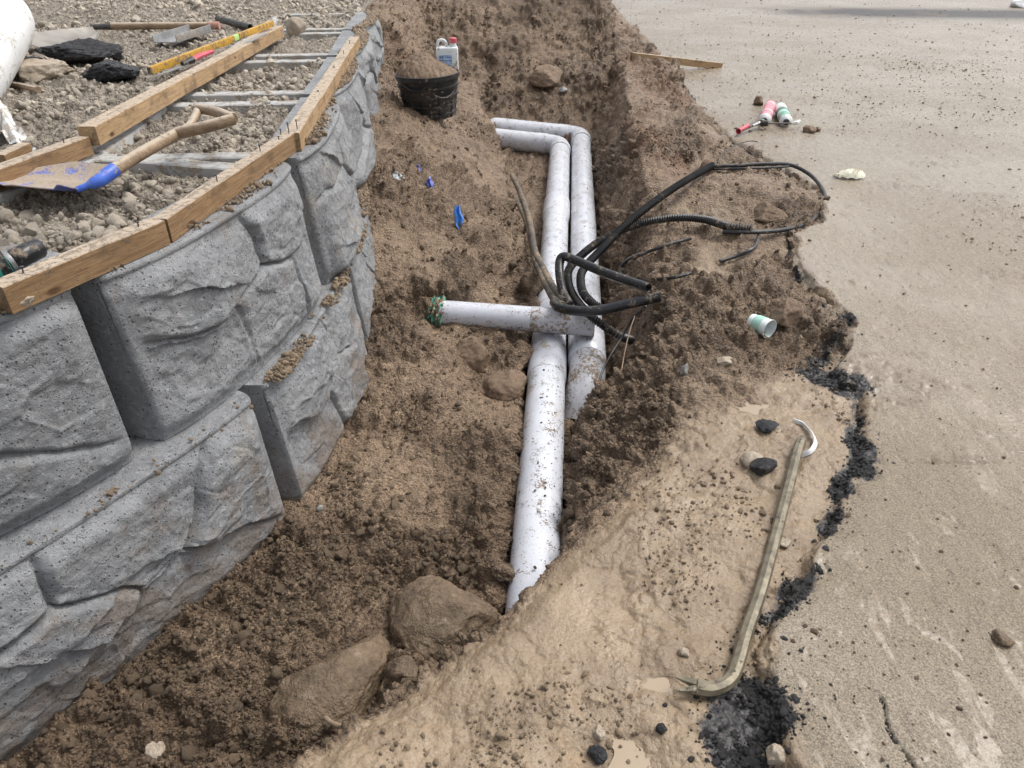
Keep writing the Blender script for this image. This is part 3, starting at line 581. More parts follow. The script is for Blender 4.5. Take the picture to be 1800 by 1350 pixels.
# ------------------------------------------------------------------ form boards
def board(name, label, mat, a, b, w, h, side=1, nails=(), bev=.0015, group=None, sub=None, up=(0, 0, 1)):
    """a,b: front-top edge; side=+1 body lies to the left of a->b"""
    a = Vector(a); b = Vector(b); mw = frame(a, b, up); L = (b - a).length
    o = empty(name, a, label, 'board' if name != 'timber_plank' else 'plank', group)
    n = max(4, int(L / .04)); V = []; F = []; rs = random.Random(int(L * 1000)); 
    for i in range(n + 1):
        x = L * i / n; e = .0008; y0 = -.0 + rs.uniform(-e, e) + .0016 * math.sin(x * 5 + L * 9); y1 = side * w + rs.uniform(-e, e) + .0012 * math.sin(x * 4); zt = rs.uniform(-e, e) * .6
        V += [(x, y0, zt - .002), (x, y0 + side * .002, zt), (x, y1 - side * .002, zt), (x, y1, zt - .002), (x, y1, -h), (x, y0, -h)]
    for i in range(n):
        for j in range(6): F.append((i * 6 + j, i * 6 + (j + 1) % 6, i * 6 + 6 + (j + 1) % 6, i * 6 + 6 + j))
    F += [tuple(range(6)), tuple(n * 6 + j for j in range(6))[::-1]]
    MB().add(V, F).build('timber', mat, o, mw, 30)
    for (fx, fy, tilt, hh) in nails:
        m2 = MB(); m2.tube([(0, 0, -.01), (tilt, tilt * .4, hh)], .0017, 8); m2.tube([(tilt, tilt * .4, hh), (tilt * 1.05, tilt * .42, hh + .002)], .0042, 10)
        m2.build('nail', M['dark'], o, mw @ Matrix.Translation((L * fx, side * w * fy, 0)))
    return o
ZB = .662
G_ = 'boards forming the top edge of the block wall'
board('form_board', 'short wet timber board on the wall lip at the left, ending at a cut corner', M['wood2'], at(3, 505, ZB), at(289, 387, ZB), .047, .060, 1, [(.15, .5, .004, .012), (.86, .45, .0, .010)], group=G_)
board('form_board', 'middle timber board on the wall lip with upright nails at its far end', M['wood2'], at(294, 385, ZB), at(523, 229, ZB), .042, .060, 1, [(.34, .3, .002, .018), (.70, .5, -.003, .018), (.86, .4, .0, .008), (.95, .3, -.010, .035), (.93, .8, .0, .016)], group=G_)
board('form_board', 'long pale timber board on the far part of the wall lip', M['wood'], at(526, 233, ZB), at(631, 64, ZB), .052, .060, 1, [(.02, .25, .0, .03), (.30, .5, .0, .004), (.55, .5, .0, .004), (.72, .4, .0, .014), (.88, .5, .0, .012)], group=G_)
board('form_board', 'low mud-covered inner board running off the left edge behind the shovel blade', M['wood2'], at(-60, 318, .655), at(157, 240, .655), .047, .058, 1, [(.82, .5, .002, .012)], group=G_)
board('form_board', 'long inner timber board with its square end propped above the gravel', M['wood'], at(166, 222, .685), at(497, 45, .668), .058, .062, 1, group=G_)
board('timber_offcut', 'small brown timber offcut standing beside the white sheet', M['wood2'], hit(8, 272, .055), hit(52, 250, .055), .04, .05, 1)

def plate(name, mat, parent, pts3, th=.003, sm=40):
    """pts3: (n,m,3) grid -> solid plate"""
    A = np.array(pts3, float); me = grid_mesh(name, A)
    bm = bmesh.new(); bm.from_mesh(me); g = bmesh.ops.solidify(bm, geom=list(bm.faces), thickness=th); bmesh.ops.recalc_face_normals(bm, faces=bm.faces); bm.to_mesh(me); bm.free(); smooth(me, sm)
    return link(name, me, mat, parent)
# blue shovel
p0 = at(8, 321, .592); p1 = at(172, 330, .612)
sh = empty('shovel', p1, 'muddy blue round-point shovel with wooden D-handle lying on the gravel', 'shovel')
ax = (p1 - p0).normalized(); Lb = (p1 - p0).length; sd_ = Vector((-ax.y, ax.x, 0)).normalized(); G = []
for i in range(25):
    u = i / 24; wv = .118 * min(1, (u / .42) ** .55) * (1 if u < .93 else 1 - (u - .93) * .3); row = []
    for j in range(17):
        v = j / 8 - 1; y = v * wv; z = .030 * (v * v) * min(1, u * 2) - .012 * math.exp(-(v / .18) ** 2) * -1 * u + .022 * (1 - u) ** 2 + (.012 if u > .95 else 0) * abs(v)
        p = p0 + ax * (Lb * u) + sd_ * y; row.append((p.x, p.y, p.z + z))
    G.append(row)
plate('blade', M['bladeb'], sh, G, .0025)
q = [at(135, 334, .625), at(172, 318, .640), at(202, 298, .655)]
MB().tube(crom(q, 6), [.009] * 4 + [.014, .017, .019, .020, .020, .020, .020, .020, .020][:9], 16).build('socket', M['blue'], sh)
sp = [at(200, 299, .655), at(262, 262, .668), at(318, 232, .680)]
MB().tube(crom(sp, 8), .0185, 16).build('shaft', M['woodh'], sh)
h = MB(); h.tube(crom([at(312, 235, .680), at(332, 222, .69), at(343, 205, .70), at(349, 190, .705)], 6), [.0185] * 4 + [.015] * 15, 12, flat=.8)
h.tube(crom([at(312, 235, .680), at(350, 226, .70), at(385, 217, .712), at(411, 209, .72)], 6), .0185, 14)
h.build('handle_arm', M['woodh'], sh)
MB().tube(crom([at(346, 191, .705), at(378, 196, .714), at(410, 208, .72)], 6), .0165, 14).build('grip', M['woodh'], sh)
# grey shovel in the back
g0 = hit(168, 52, .03)
s2 = empty('shovel', g0, 'old shovel with a mud-grey steel blade and straight wooden handle at the top left', 'shovel')
a0 = at(72, 74, .66); a1 = at(168, 47, .655); G = []
ax = (a1 - a0).normalized(); sd_ = Vector((-ax.y, ax.x, 0)).normalized(); Lb = (a1 - a0).length
for i in range(15):
    u = i / 14; wv = .125 if u < .6 else .125 - (u - .6) * .26; row = []
    for j in range(11):
        v = j / 5 - 1; p = a0 + ax * Lb * u + sd_ * v * wv; row.append((p.x, p.y, p.z - .035 * (1 - v * v) + .03 * (1 - u) * v - .02 * (v < -.7)))
    G.append(row)
plate('blade', M['steelc'], s2, G, .003)
MB().tube([at(160, 48, .64), at(196, 46, .645)], [.014, .022], 12).build('socket', M['dark'], s2)
MB().tube([at(194, 46, .645), at(366, 45, .645)], .0215, 12).build('shaft', M['woodh'], s2)
MB().tube([at(366, 45, .645), at(386, 45, .645)], [.022, .024], 12).build('grip', simple('pink_worn_grip', (.42, .20, .16), (.5, .28, .22), 20, .6, .3), s2)
# spirit level
la = at(266, 118, .665); lb = at(481, 36, .715); mw = frame(la, lb); L = (lb - la).length
lv = empty('spirit_level', la, 'long yellow spirit level with a green vial lying on gravel and timber', 'level')
MB().box(0, L * .62, 0, .022, -.032, 0).box(L * .665, L, 0, .022, -.032, 0).build('body', M['yellow'], lv, mw, 30, .0015)
MB().box(L * .622, L * .663, .003, .019, -.030, -.001).build('vial', simple('vial_green', (.45, .72, .20), (.55, .78, .3), 10, .2), lv, mw, 30, .001)
MB().box(-.006, -.0005, .001, .021, -.031, -.001).build('end_cap', M['dark'], lv, mw)
# tool under the level
t0 = at(264, 138, .630); sw = empty('hand_tool', t0, 'grey steel tool with black and red grip tucked beneath the yellow level', 'tool')
mw = frame(t0, at(374, 98, .650)); L = (at(374, 98, .650) - t0).length
MB().add([(0, 0, 0), (L * .55, -.018, 0), (L * .55, .018, 0), (0, .006, 0), (0, 0, .003), (L * .55, -.018, .004), (L * .55, .018, .004), (0, .006, .003)], [(0, 1, 2, 3), (4, 5, 6, 7), (0, 1, 5, 4), (1, 2, 6, 5), (2, 3, 7, 6), (3, 0, 4, 7)]).build('blade', M['steel'], sw, mw, 30)
MB().tube([(L * .5, 0, .01), (L * .66, 0, .014)], [.012, .018], 10).build('collar', M['black'], sw, mw)
MB().tube([(L * .66, 0, .014), (L * .8, 0, .02), (L, 0, .02)], [.017, .020, .014], 10, flat=.7).build('grip', M['red'], sw, mw)
# metal channel, pipe, flat bar
ca_ = hit(290, 72, .045); cb_ = hit(352, 52, .045); mw = frame(ca_, cb_); L = (ca_ - cb_).length
tag(MB().box(0, L, -.07, -.064, -.01, .03).box(0, L, .064, .07, -.01, .03).box(0, L, -.0638, .0638, -.01, -.005).build('metal_channel', M['steel'], None, mw, 30, .001), 'open steel channel lying on the gravel past the yellow level', 'channel')
tag(MB().tube([hit(383, 33, .03), hit(440, 48, .03)], .022, 12, cap=False, hollow=.15).build('steel_pipe', M['dark'], None), 'short dark steel pipe at the far end of the grey shovel handle', 'pipe')
ba = at(398, 94, .650); bb_ = at(467, 60, .690); tag(MB().box(0, (bb_ - ba).length, -.012, .012, 0, .006).build('flat_bar', M['steel'], None, frame(ba, bb_), 30, .001), 'thin flat steel bar leaning across the concrete web by the inner board', 'bar')
# stick
tag(MB().tube(crom([hit(-30, 143, .02), hit(10, 148, .02), hit(38, 151, .02), hit(66, 157, .015)], 5), .014, 8).build('wooden_stick', M['woodh'], None), 'short weathered stick in front of the flat tan stone', 'stick')
# green and black tool at the left edge
k0 = at(-30, 478, .625); k1 = at(14, 462, .632); k2 = at(26, 455, .636); k3 = at(72, 434, .642)
gt = empty('power_tool', k1, 'green and black cordless tool on the concrete slab beside the left board', 'tool')
MB().tube([k0, at(-5, 470, .628), k1], [.034, .034, .028], 18).build('body', M['tealp'], gt)
MB().tube([k1, at(18, 460, .633), at(22, 458, .634)], [.022, .023, .0225], 18).build('ring', M['steel'], gt)
MB().tube([at(22, 458, .634), at(28, 455, .637), k3 - (k3 - k2).normalized() * .006, k3], [.021, .0235, .0235, .020], 22).build('barrel', M['black'], gt)
for k in range(4):
    o_ = (k1 - k0).normalized(); c = k0 + (k1 - k0) * (.45 + .14 * k); MB().tube([c, c + o_ * .006], .0348, 14).build('cooling_rib', M['black'], gt)
# concrete slab there
sa = at(-60, 402, .598); tag(MB().box(0, .46, -.155, .0, -.07, 0).build('concrete_slab', M['conc'], None, frame(at(-70, 408, .600), at(148, 452, .600)), 30, .005), 'flat concrete slab end between the gravel and the left form board', 'slab')
# white drum and sheet, left edge
d0 = at(-4, 22, .86); d1 = at(-62, 120, .70); mw = frame(d1, d0, (0, 1, 0)); L = (d0 - d1).length
dr = empty('plastic_drum', d1, 'white plastic drum with grey round opening at the top left corner', 'drum')
prof = [(0.0, -.25), (.15, -.25), (.165, -.2), (.168, L - .10), (.160, L - .03), (.135, L + .012), (.10, L + .03), (.085, L + .03)]
mz = mw @ Matrix.Rotation(R(90), 4, 'Y')
MB().lathe(prof, 40).build('body', M['white'], dr, mz); MB().lathe([(.052, L + .02), (.086, L + .0305), (.088, L + .05), (.060, L + .05), (.055, L + .0)], 32).build('opening_ring', M['greyp'], dr, mz)
le = crom([at(-60, 205, .66), at(-20, 232, .64), at(8, 244, .62), at(20, 262, .61)], 8); re = crom([at(-45, 150, .66), at(0, 178, .66), at(28, 220, .63), at(66, 266, .605)], 8)
G = []
for i in range(len(le)):
    row = []
    for j in range(13):
        v = j / 12; p = le[i] * (1 - v) + re[i] * v; z = .022 * math.sin(v * 7 + i * .25) * math.sin(math.pi * v) + .012 * math.sin(i * .9 + v * 3)
        row.append((p.x, p.y, p.z + z + .012))
    G.append(row)
tag(plate('plastic_sheet', M['whitec'], None, G, .002), 'strip of crumpled white sheeting lying on soil at the left edge', 'sheet')

# ------------------------------------------------------------------ stones
def rockmesh(name, sub, seed, planes=9, rough=.06, fine=.02, fs=9):
    bm = bmesh.new(); bmesh.ops.create_icosphere(bm, subdivisions=sub, radius=1); me = bpy.data.meshes.new(name); bm.to_mesh(me); bm.free()
    V = np.empty(len(me.vertices) * 3, np.float32); me.vertices.foreach_get('co', V); V = V.reshape(-1, 3); rng = np.random.RandomState(seed)
    for k in range(planes):
        n = rng.normal(size=3); n /= np.linalg.norm(n); dd_ = rng.uniform(.55, .85); q = V @ n - dd_; V -= np.clip(q, 0, 9)[:, None] * n * .93
    Q = V + seed * 1.7; r = 1 + rough * fbm(Q, 1.8, 3, seed) * 2 + fine * fbm(Q, fs, 3, seed + 3)
    if sub >= 4: F1, F2, _ = worley(Q, fs * .6, seed + 8); r -= fine * .8 * F1
    V = V * r[:, None]; me.vertices.foreach_set('co', V.astype(np.float32).ravel()); me.update(); smooth(me, 50 if sub < 4 else None); return me
def stone(name, px, py, wp, hp, label, mat='clod', cat='stone', seed=1, sub=4, sink=.3, depth=1.0, rot=None, rough=.08, fine=.05, group=None, z=None, planes=9, fs=9):
    p = hit(px, py) if z is None else at(px, py, z); m = mpp(p); rx_, rz_ = wp * m / 2, hp * m / 2; ry_ = rx_ * depth
    # seen from above the height shows foreshortened: use it for both height and depth
    me = rockmesh(name, sub, seed, planes, rough, fine, fs)
    mw = Matrix.Translation((p.x, p.y, p.z + rz_ * (1 - 2 * sink) * .8)) @ Matrix.Rotation(rot or 0, 4, 'Z') @ Matrix.Diagonal((rx_ * 1.08, ry_ * 1.08, rz_ * 1.08, 1))
    me.transform(Matrix.Diagonal((rx_ * 1.08, ry_ * 1.08, rz_ * 1.08, 1))); mw = Matrix.Translation((p.x, p.y, p.z + rz_ * (1 - 2 * sink) * .8)) @ Matrix.Rotation(rot or 0, 4, 'Z')
    return tag(link(name, me, M[mat], None, mw), label, cat, group)
stone('boulder', 585, 1200, 170, 118, 'rounded brown boulder half buried at the bottom of the trench', 'rock', 'boulder', 3, 6, .60, 1.35, R(-32), .05, .02, planes=3)
stone('boulder', 780, 1085, 185, 130, 'larger angular mud-coated boulder left of the near pipe end', 'rock', 'boulder', 16, 6, .68, 1.05, R(20), .07, .03, planes=10)
stone('stone', 715, 1188, 60, 46, 'small rounded stone between the two boulders', 'rock', 'stone', 5, 4, .25)
stone('stone', 892, 682, 84, 58, 'flat-topped clay stone against the near pipe below the crossing', 'clod', 'stone', 8, 5, .55, .9)
stone('stone', 832, 625, 66, 84, 'upright clay lump in the hollow under the crossing pipe', 'clod', 'clod', 9, 5, .62, .9)
stone('stone', 46, 538, 37, 25, 'smooth tan stone on the wall lip below the left form board', 'rockt', 'stone', 11, 4, .08, .9, z=.602)
stone('soil_clod', 97, 300, 44, 36, 'brown clod against the low inner board behind the blue shovel', 'clod', 'clod', 14, 4, .1)
stone('stone', 80, 138, 102, 44, 'flat tan slab of stone beside the asphalt pieces', 'rockt', 'stone', 17, 5, .15, .8, R(10), planes=12)
stone('asphalt_chunk', 205, 138, 104, 44, 'black asphalt chunk with pale top nearest the yellow level', 'asph', 'asphalt chunk', 18, 5, .12, .8, R(-10), .1, .12, planes=10, fs=14)
stone('asphalt_chunk', 152, 108, 128, 46, 'largest black asphalt chunk under the grey shovel blade', 'asph', 'asphalt chunk', 19, 5, .12, .7, R(5), .1, .12, planes=11, fs=14)
stone('asphalt_chunk', 38, 122, 86, 32, 'black asphalt chunk partly under the white drum', 'asph', 'asphalt chunk', 21, 5, .15, .8, 0, .1, .12, planes=10, fs=14)
stone('stone', 522, 60, 34, 36, 'upright brown stone on the far blocks by the inner board end', 'rockt', 'stone', 23, 4, .15)
stone('stone', 957, 145, 62, 36, 'dark-sided stone on the spoil slope above the pipe elbows', 'clod', 'stone', 25, 5, .2)
stone('stone', 990, 160, 15, 10, 'small grey stone below the dark-sided stone on the spoil slope', 'rockg', 'stone', 26, 3, .2)
stone('soil_clod', 1333, 184, 20, 17, 'cube-like soil clod beside the red foam can', 'clod', 'clod', 27, 4, .1)
stone('soil_clod', 1421, 232, 24, 13, 'brown clod on the road right of the foam gun nozzle', 'clod', 'clod', 28, 4, .1)
stone('soil_clod', 1437, 231, 10, 11, 'smaller clod touching the clod right of the foam gun', 'clod', 'clod', 29, 3, .1)
stone('stone', 1757, 1125, 38, 20, 'dark wedge-shaped stone lying alone on the road at the right', 'rock', 'stone', 31, 4, .15, .7, R(-35))
stone('stone', 1361, 1333, 36, 36, 'tan stone on the black asphalt crumbs at the bottom edge', 'rockt', 'stone', 33, 4, .2)
stone('stone', 1342, 825, 46, 34, 'dark wet stone left of the pry bar top end', 'asph', 'stone', 34, 4, .25, .9, planes=12, fine=.02)
stone('stone', 1322, 812, 40, 26, 'pale muddy stone behind the dark wet stone', 'rockt', 'stone', 35, 4, .35)
stone('asphalt_chunk', 1347, 752, 42, 18, 'thin black asphalt flake left of the white plastic curve', 'asph', 'asphalt chunk', 36, 4, .2, .8, fs=14, fine=.1)
stone('stone', 1202, 652, 16, 24, 'small blue-grey stone in the bank beneath the paper cup', 'rockg', 'stone', 37, 4, .25)
stone('soil_clod', 1386, 556, 56, 52, 'big soft soil clod right of the paper cup', 'clod', 'clod', 38, 5, .4, 1, rough=.12)
stone('soil_clod', 1352, 378, 62, 34, 'flat tan clod inside the black cable loop', 'clod', 'clod', 39, 5, .35)
stone('stone', 562, 896, 13, 13, 'pale grey chip on the trench floor beside the wall', 'rockg', 'stone', 41, 3, .2)
stone('stone', 270, 1322, 36, 30, 'tan stone in loose soil near the bottom left', 'rockt', 'stone', 42, 4, .3)
stone('stone', 1275, 118 + 520, 30, 20, 'sandy flat stone on the bank left of the asphalt edge', 'rockt', 'stone', 43, 4, .3)
stone('stone', 375, 985, 26, 22, 'brown stone touching the foot of the second course', 'clod', 'stone', 44, 4, .25)
stone('stone', 600, 738, 40, 26, 'brown lump at the foot of the wall by the second block joint', 'clod', 'stone', 45, 4, .3)
stone('stone', 1378, 956, 26, 18, 'brown pebble on the right side of the pry bar', 'rockt', 'stone', 46, 4, .25)
stone('stone', 1203, 1148, 22, 18, 'ochre pebble in the mud above the pry bar claw', 'rockt', 'stone', 47, 4, .3)
stone('asphalt_chunk', 1163, 1285, 20, 22, 'small black asphalt lump at the edge of the milky puddle', 'asph', 'asphalt chunk', 48, 4, .2, fs=14, fine=.1)
stone('asphalt_chunk', 1050, 1328, 34, 26, 'black asphalt lump left of the puddle at the bottom edge', 'asph', 'asphalt chunk', 49, 4, .2, fs=14, fine=.1)
stone('stone', 1052, 1290, 26, 20, 'muddy pebble at the left shore of the milky puddle', 'rockt', 'stone', 50, 4, .3)
stone('stone', 463, 541, 17, 15, 'crumb of brown soil stuck on the rock face of the upper block', 'clod', 'stone', 51, 3, .3, z=.40) if False else None

# ------------------------------------------------------------------ pipes
PZ = -.37; xp = lambda Y: .07 + (Y - 1.56) * .0711
def pth(f): return [Vector((x, y, z)) for x, y, z in f]
dp = empty('drain_pipe', (xp(1.5), 1.5, PZ), 'white drain pipe running the length of the trench and turning left at an elbow', 'pipe')
def seg(parent, name, pts, r, mat='pvc', n=28, **k): return MB().tube(pts, r, n, **k).build(name, M[mat], parent, None, 50)
seg(dp, 'pipe_length', [(xp(1.08), 1.08, PZ - .015), (xp(2.0), 2.0, PZ), (xp(2.72), 2.72, PZ)], .078)
seg(dp, 'coupling', [(xp(2.60), 2.60, PZ), (xp(2.605), 2.605, PZ), (xp(2.83), 2.83, PZ), (xp(2.835), 2.835, PZ)], [.079, .0825, .0825, .079])
seg(dp, 'pipe_length', [(xp(2.72), 2.72, PZ), (xp(4.4), 4.4, PZ), (xp(4.45), 4.45, PZ), (xp(4.52), 4.52, PZ), (xp(4.76), 4.76, PZ), (xp(4.765), 4.765, PZ)], [.078, .078, .080, .0865, .0865, .080])
seg(dp, 'pipe_length', [(xp(4.7), 4.7, PZ), (xp(6.0), 6.0, PZ)], .079, 'pvcd' if False else 'pvc')
def elbow(parent, c, d0, d1, r, rc=.10, leg=.12):
    c = Vector(c); d0 = Vector(d0).normalized(); d1 = Vector(d1).normalized(); a = c - d0 * leg; b = c + d1 * leg
    P = [a, a + d0 * .002]; 
    for i in range(11):
        t = i / 10; P.append((1 - t) ** 2 * (c - d0 * rc) + 2 * t * (1 - t) * c + t * t * (c + d1 * rc))
    P += [b - d1 * .002, b]; rr = [r * .97] + [r] * (len(P) - 2) + [r * .97]
    seg(parent, 'elbow', P, rr)
    for e, dd_ in ((a, -d0), (b, d1)): seg(parent, 'socket', [e - dd_ * .012, e - dd_ * .010, e + dd_ * .075, e + dd_ * .077], [r, r * 1.055, r * 1.055, r])
dA = Vector((.0711, 1, 0)).normalized(); c1 = Vector((xp(6.17), 6.17, PZ)); l1 = Vector((-.60, .19, .015)); elbow(dp, c1, dA, l1, .081)
seg(dp, 'pipe_length', [c1 + l1.normalized() * .15, c1 + l1.normalized() * .86], .083)
dp2 = empty('drain_pipe', (xp(3) + .176, 3, PZ), 'white drain pipe on the right, dipping into the soil below the crossing', 'pipe')
x2 = lambda Y: xp(Y) + .172
seg(dp2, 'pipe_length', [(x2(2.95), 2.95, PZ), (x2(6.3), 6.3, PZ)], .0775)
seg(dp2, 'coupling', [(x2(2.74), 2.74, PZ - .003), (x2(2.745), 2.745, PZ - .003), (x2(2.97), 2.97, PZ), (x2(2.975), 2.975, PZ)], [.079, .0835, .0835, .079])
seg(dp2, 'pipe_bend', crom([(x2(2.78), 2.78, PZ), (x2(2.68), 2.68, PZ - .012), (x2(2.58) - .012, 2.58, PZ - .05), (x2(2.48) - .03, 2.50, PZ - .14)], 6), .0785, 'pvcd')
c2 = Vector((x2(6.46), 6.46, PZ)); elbow(dp2, c2, dA, l1, .081); seg(dp2, 'pipe_length', [c2 + l1.normalized() * .15, c2 + l1.normalized() * 1.04], .083)
ZC = PZ + .078 + .055 + .004
cr = empty('crossing_pipe', at(905, 557, ZC), 'speckled white pipe laid across the two drain pipes', 'pipe')
cA = at(771, 549, ZC + .0); cB = at(1046, 569, ZC); cd = (cB - cA).normalized()
seg(cr, 'pipe_length', [cA + cd * .012, cA + cd * (cB - cA).length * .62], .0555, 'pvc', cap=True)
seg(cr, 'muddy_end', [cA + cd * (cB - cA).length * .60, cA + cd * (cB - cA).length * .605, cB], [.0557, .0572, .0572], 'pvcd', cap=False, hollow=.08)
for k, (qx, qy, s_) in enumerate([(742, 540, 1), (748, 533, .8), (760, 531, .8)]):
    continue
    for i in range(9): G.append([(c.x + (i - 4) * .005 * s_ + .004 * math.sin(j * 2.1 + k), c.y + .004 * math.sin(i * 1.9 + j), c.z + (j - 4) * .006 * s_ + .006 * math.sin(i * 1.3 + k)) for j in range(9)])
    plate('tape_wrap', M['tape'], cr, G, .0015)
G = []
for i in range(14):
    row = []; dpt = cd * (-.075 + .008 * i)
    for j in range(29):
        t = 2 * math.pi * j / 28; rr0 = (.050 + .010 * math.sin(j * 1.9 + i * 1.3) + .008 * math.sin(i * 2.4 + j * .7)) * (1.2 if i > 7 else .62 + .08 * i)
        sdx = Vector((0, 0, 1)).cross(cd).normalized(); p = cA + dpt + (sdx * math.cos(t) + Vector((0, 0, 1)) * math.sin(t)) * rr0; row.append(tuple(p))
    G.append(row)
plate('tape_wrap', M['tape'], cr, G, .0015, 20)
yd = 2.36; MB().tube([(xp(yd) - .012, yd, PZ + .0775), (xp(yd) - .012, yd + .0005, PZ + .0782)], .008, 14).build('round_mark', M['greyp'], dp, None)
# ------------------------------------------------------------------ conduits
def corr(pts, r, pitch=.012, n=12, amp=.17):
    P = resample(crom(pts, 10), pitch / 2); return P, [r * (1 + amp * (1 if i % 2 else -1) * .8) for i in range(len(P))]
def W_(l): return [at(x, y, z) for x, y, z in l]
o = empty('smooth_conduit', at(1000, 500, -.1), 'black smooth conduit bent over into a narrow hairpin with an open cut end', 'conduit')
MB().tube(resample(crom(W_([(1001, 536, -.13), (990, 515, -.11), (984, 485, -.06), (984, 460, -.02), (991, 451, .0), (1010, 457, .0), (1060, 478, .0), (1110, 496, .01), (1140, 506, .02)]), 10), .006), .020, 16, cap=False, hollow=.16).build('tube', M['black'], o)
o = empty('smooth_conduit', at(1000, 540, -.1), 'black smooth conduit lying over the crossing pipe with its open end to the right', 'conduit')
MB().tube(resample(crom(W_([(974, 531, -.125), (982, 540, -.12), (1010, 546, -.105), (1050, 546, -.085), (1100, 535, -.05), (1161, 521, -.01)]), 10), .006), .021, 16, cap=False, hollow=.16).build('tube', M['black'], o)
P, rr = corr(W_([(1110, 598, -.28), (1088, 590, -.22), (1060, 572, -.19), (1030, 548, -.15), (1005, 515, -.14), (998, 485, -.12), (1006, 465, -.10), (1040, 434, -.07), (1080, 410, -.04), (1130, 392, -.01), (1190, 383, .03), (1240, 386, .05), (1280, 398, .06), (1322, 403, .06)]), .0175)
o = empty('corrugated_conduit', P[0], 'black corrugated conduit arching right and ending open beside the soil heap', 'conduit'); MB().tube(P, rr, 14, cap=False, hollow=.2).build('tube', M['blackd'], o)
P, rr = corr(W_([(1062, 545, -.14), (1040, 532, -.12), (1024, 512, -.11), (1021, 485, -.10), (1032, 465, -.09), (1060, 436, -.06), (1090, 404, -.02), (1130, 370, .03), (1190, 327, .08), (1252, 291, .11)]), .0175)
o = empty('corrugated_conduit', P[0], 'straighter corrugated conduit rising to the looped black cable', 'conduit'); MB().tube(P, rr, 14).build('tube', M['blackd'], o)
def cable(name, pts, r, label, mat='black', cat='cable', n=10, grp=None, ground=None):
    P = W_(pts) if ground is None else [hit(x, y, ground) for x, y in pts]
    return tag(MB().tube(resample(crom(P, 10), .012), r, n).build(name, M[mat], None), label, cat, grp)
cable('cable_loop', [(1250, 292, .11), (1300, 291, .11), (1350, 288, .11), (1390, 290, .09), (1425, 308, .06), (1447, 335, .04), (1450, 358, .03), (1438, 378, .03), (1410, 396, .03), (1370, 405, .04), (1320, 408, .05), (1270, 407, .04)], .0105, 'thick black cable looping round the soil heap by the road')
cable('cable', [(1235, 299, .08), (1270, 297, .10), (1320, 296, .11), (1380, 293, .09), (1402, 289, .07)], .006, 'thin black cable beside the top of the big cable loop')
cable('cable', [(1214, 418), (1180, 428), (1140, 442), (1110, 452), (1093, 466), (1091, 478), (1104, 487), (1140, 490), (1180, 488), (1215, 480)], .0075, 'black hairpin cable lying on the trench bank under the conduits', ground=.018)
cable('cable', [(1333, 414), (1330, 428), (1318, 440), (1295, 450), (1266, 459)], .008, 'short curved black cable end below the cable loop', ground=.018)
cable('cable', [(1136, 538, -.03), (1112, 560, -.10), (1095, 590, -.16), (1075, 622, -.20), (1058, 655, -.24), (1050, 690, -.26), (1047, 735, -.27)], .0045, 'thin black wire dropping from the conduit ends into the trench')
cable('hose', [(900, 308, -.22), (915, 340, -.23), (927, 375, -.23), (934, 405, -.22), (940, 440, -.21), (956, 475, -.18), (975, 510, -.14), (992, 530, -.12)], .0175, 'upper mud-coated hose leading down to the pipe crossing', 'hose', 'hose', 14)
cable('hose', [(905, 345, -.25), (922, 380, -.25), (930, 405, -.24), (937, 440, -.23), (946, 470, -.2), (960, 500, -.17), (975, 527, -.14), (990, 537, -.125)], .0175, 'lower mud-coated hose beside the near drain pipe', 'hose', 'hose', 14)
cable('wire', [(1262, 285), (1272, 268), (1290, 256), (1315, 248), (1332, 249)], .003, 'thin dark wire curving out of the ground above the cable loop', 'dark', 'wire', ground=.02)
cable('wire', [(1308, 261), (1322, 270), (1334, 284)], .003, 'short dark wire meeting the top of the cable loop', 'dark', 'wire', ground=.015)
cable('root', [(1116, 555, -.08), (1106, 585, -.12), (1098, 620, -.17), (1092, 655, -.20)], .0022, 'thin pale root hanging straight down the trench side', 'root', 'root')
cable('root', [(1070, 632), (1085, 634), (1097, 632)], .003, 'tiny pale root across the trench side', 'root', 'root', ground=.01)
cable('root', [(572, 1262, -.20), (582, 1270, -.18), (594, 1275, -.17), (608, 1280, -.16)], .0055, 'short knobbly root poking over the front of the boulder', 'root', 'root')
cable('root', [(1045, 145), (1060, 150), (1073, 155)], .005, 'pale root sticking out of the far trench side', 'root', 'root', ground=.02)


# ------------------------------------------------------------------ tub and jerrycan
tb = Vector((-.530, 5.02, .14)); tu = empty('tub', tb, 'black ribbed plastic tub heaped with soil beside the wall', 'tub')
mt = Matrix.Translation(tb) @ Matrix.Rotation(R(-2), 4, 'Y'); pr = [(.155, 0)]
for z, r in ((.02, .160), (.075, .168), (.13, .178), (.185, .187)): pr += [(r - .001, z), (r + .013, z + .004), (r + .013, z + .012), (r, z + .014)]
pr += [(.190, .225), (.192, .232), (.205, .236), (.206, .262), (.200, .264), (.193, .258), (.18, .12)]
MB().lathe(pr, 48).build('body', M['blackd'], tu, mt)
for k in range(10):
    a = k * math.pi / 5 + .15; MB().tube([(math.cos(a) * .158, math.sin(a) * .158, .0), (math.cos(a) * .190, math.sin(a) * .190, .225)], .0045, 6).build('rib', M['blackd'], tu, mt)
for k in range(2):
    a0 = -2.3 + k * .95; MB().tube(crom([(math.cos(a0 + t_ * .8) * .203, math.sin(a0 + t_ * .8) * .203, .215 - .028 * math.sin(math.pi * t_) - k * .05) for t_ in np.linspace(0, 1, 7)], 3), .005, 6).build('handle', M['black'], tu, mt)
n = 90; gx, gy = np.meshgrid(np.linspace(-1, 1, n), np.linspace(-1, 1, n), indexing='ij'); rr_ = np.sqrt(gx ** 2 + gy ** 2); k_ = np.maximum(np.abs(gx), np.abs(gy)) / np.maximum(rr_, 1e-6)
